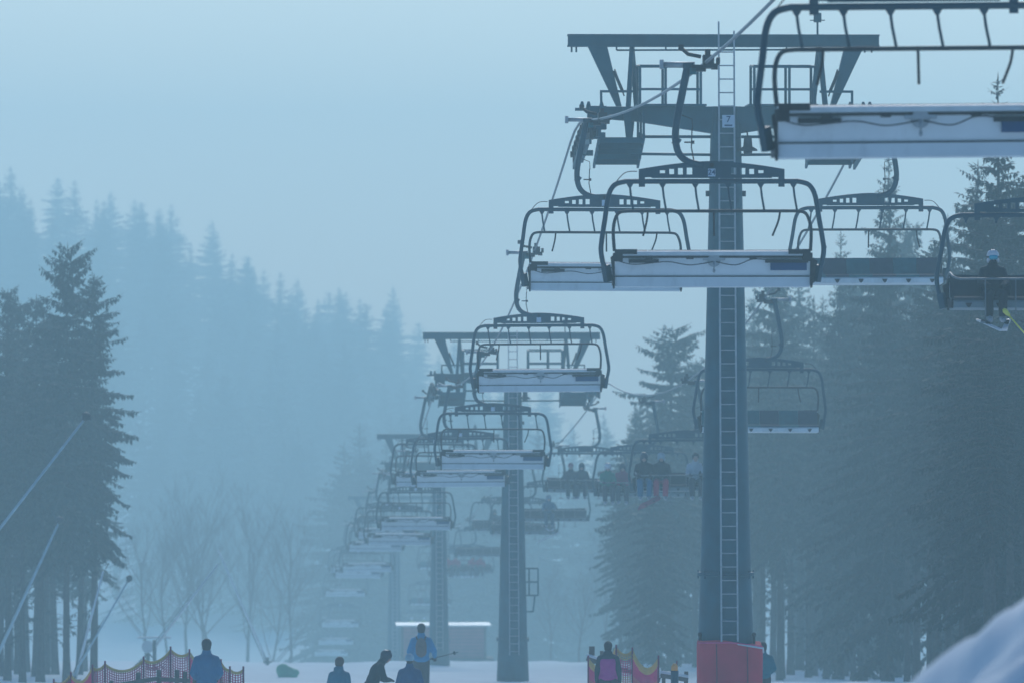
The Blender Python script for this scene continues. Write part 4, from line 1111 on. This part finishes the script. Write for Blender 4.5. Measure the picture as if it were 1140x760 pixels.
rider(238, 1.22, 'rider in green jacket and white helmet on the hazy chair left of the nearest tower', (.01, .22, .13), (.035, .035, .05), 'helmet', M['helmw'])
rider(238, .70, 'rider in dark red jacket beside the one in green', (.26, .02, .07), (.03, .035, .05), 'helmet', M['helmd'], J=SIT2, key='sit2')
rider(269, .62, 'hazy rider in dark clothes with reddish cap, left one of two', (.05, .045, .06), (.03, .04, .05), 'beanie', cloth((.35, .12, .15)))
rider(269, .18, 'hazy rider in dark clothes sitting tall, right one of two', (.03, .04, .05), (.03, .035, .05), 'helmet', M['helmd'], J=SIT2, key='sit2')
rider(269, -.85, 'hazy rider in brown jacket apart from the two dark ones', (.12, .09, .07), (.05, .05, .06), 'helmet', M['helmd'])
rider(301, .15, 'lone hazy rider in blue right of the second tower column', (.02, .14, .24), (.02, .06, .12), 'helmet', cloth((.25, .32, .38)), skis=('bright ski pair under the lone hazy rider', M['ski']))
rider(364, .40, 'faint rider with dangling legs left of the second tower, left one', (.05, .06, .08), (.04, .05, .06), 'helmet', M['helmd'])
rider(364, -.10, 'faint rider with dangling legs left of the second tower, right one', (.06, .06, .07), (.04, .05, .06), 'helmet', M['helmd'], J=SIT2, key='sit2')
for i, xs in enumerate((1.2, .72, -.35, -.85)):
    rider(427, xs, ['very faint rider in red jacket, first from the left right of the third tower', 'very faint rider in red jacket, second from the left right of the third tower',
                    'very faint rider in red jacket, third from the left right of the third tower', 'very faint rider in red jacket, last on the right of the third tower'][i], (.55, .03, .08), (.05, .05, .07), 'helmet', M['helmd'], J=(SIT, SIT2)[i % 2], key=('sit', 'sit2')[i % 2])
for i, xs in enumerate((.75, -.25)):
    rider(553, xs, ['almost invisible rider in yellow green jacket, left of two', 'almost invisible rider in yellow green jacket, right of two'][i], (.45, .60, .10), (.05, .05, .07), 'helmet', M['helmw'])
# snowboard of the rider in red trousers
a = at(716, 562, 204.2); b = at(738, 551, 205.2); d = b - a
t = empty('snowboard', a, 0, 'dark red snowboard hanging below the rider in red trousers', 'snowboard')
dn = d.normalized(); P = []; n = 14
sd = Vector((dn.z, -.9, -dn.x)).normalized(); up = dn.cross(sd).normalized()
for i in range(n + 1):
    u = i / n; x = -.28 + 1.42 * u; e = min(u, 1 - u); wd = .135 * min(1, (e / .14 + .02) ** .5) if e < .14 else .135 - .012 * math.sin(PI * u)
    z = .07 * max(0, (abs(u - .5) - .4) / .1) ** 2
    for sx, zz in ((-wd, 0), (wd, 0), (wd, .014), (-wd, .014)): P.append(dn * x + sd * sx + up * (z + zz))
k = MB(); k.add(P, [(i * 4 + j, i * 4 + (j + 1) % 4, i * 4 + 4 + (j + 1) % 4, i * 4 + 4 + j) for i in range(n) for j in range(4)] + [(0, 1, 2, 3), (n * 4 + 3, n * 4 + 2, n * 4 + 1, n * 4)])
k.build('board', M['redboard'], t)
for u in (.15, .62):
    k = MB(); k.box(dn * u + up * .06, (.12, .16, .08)); k.build('binding', M['black'], t)
# loose bright ski on the faint chair
a = at(598, 603, 330); b = at(621, 593, 330); d = b - a
t = empty('skis', a, 0, 'bright ski pair catching light below the faint chair by the second tower', 'skis')
for o in (0, .10):
    k = MB(); k.beam(Vector((0, o, 0)), d + Vector((0, o, 0)), .08, .05); k.tube([d + Vector((0, o, 0)), d * 1.12 + Vector((0, o, .06))], [.035, .012], 8); k.build('ski', M['ski'], t)

# ------------------------------------------------------------------ haze, light, camera
HAZE = .00155
mb = MB(); mb.box((0, 695, 2.0), (860, 1510, 96))
hz = mb.build('haze', None); hz['kind'] = 'stuff'
m = bpy.data.materials.new('haze_air'); m.use_nodes = True; nt = m.node_tree
for n in list(nt.nodes): nt.nodes.remove(n)
out = nt.nodes.new('ShaderNodeOutputMaterial'); pv = nt.nodes.new('ShaderNodeVolumePrincipled')
pv.inputs['Color'].default_value = (.555, .835, .885, 1); pv.inputs['Density'].default_value = HAZE; pv.inputs['Anisotropy'].default_value = .5
nt.links.new(pv.outputs[0], out.inputs['Volume']); hz.data.materials.append(m)

SUN_EL, SUN_AZ = R(32), R(3)      # azimuth measured from +Y towards +X
w = bpy.data.worlds.new('World'); SC.world = w; w.use_nodes = True
nt = w.node_tree; bg = nt.nodes['Background']
sky = nt.nodes.new('ShaderNodeTexSky'); sky.sky_type = 'NISHITA'; sky.sun_disc = False
sky.sun_elevation = SUN_EL; sky.sun_rotation = SUN_AZ; sky.air_density = 1.2; sky.dust_density = 1.1; sky.ozone_density = 10
nt.links.new(sky.outputs[0], bg.inputs['Color']); bg.inputs['Strength'].default_value = .12
sd_ = bpy.data.lights.new('sun', 'SUN'); sd_.energy = 1.3; sd_.angle = R(20); sd_.color = (1.0, .96, .9)
so = bpy.data.objects.new('sun', sd_); COL.objects.link(so)
dirv = Vector((math.sin(SUN_AZ) * math.cos(SUN_EL), math.cos(SUN_AZ) * math.cos(SUN_EL), math.sin(SUN_EL)))
so.rotation_euler = (-dirv).to_track_quat('-Z', 'Y').to_euler(); so.location = (0, 0, 60)

cam = bpy.data.cameras.new('camera'); cam.sensor_width = 36; cam.lens = F / 1140 * 36
cam.clip_start = .5; cam.clip_end = 4000
cam.dof.use_dof = True; cam.dof.focus_distance = 130; cam.dof.aperture_fstop = 3.6
co = bpy.data.objects.new('camera', cam); COL.objects.link(co); co.rotation_euler = (PI / 2, 0, 0); SC.camera = co
SC.view_settings.view_transform = 'Standard'; SC.view_settings.look = 'None'; SC.view_settings.gamma = 1; SC.view_settings.exposure = -0.14
SC.cycles.volume_bounces = 2; SC.cycles.max_bounces = 8; SC.cycles.use_denoising = True
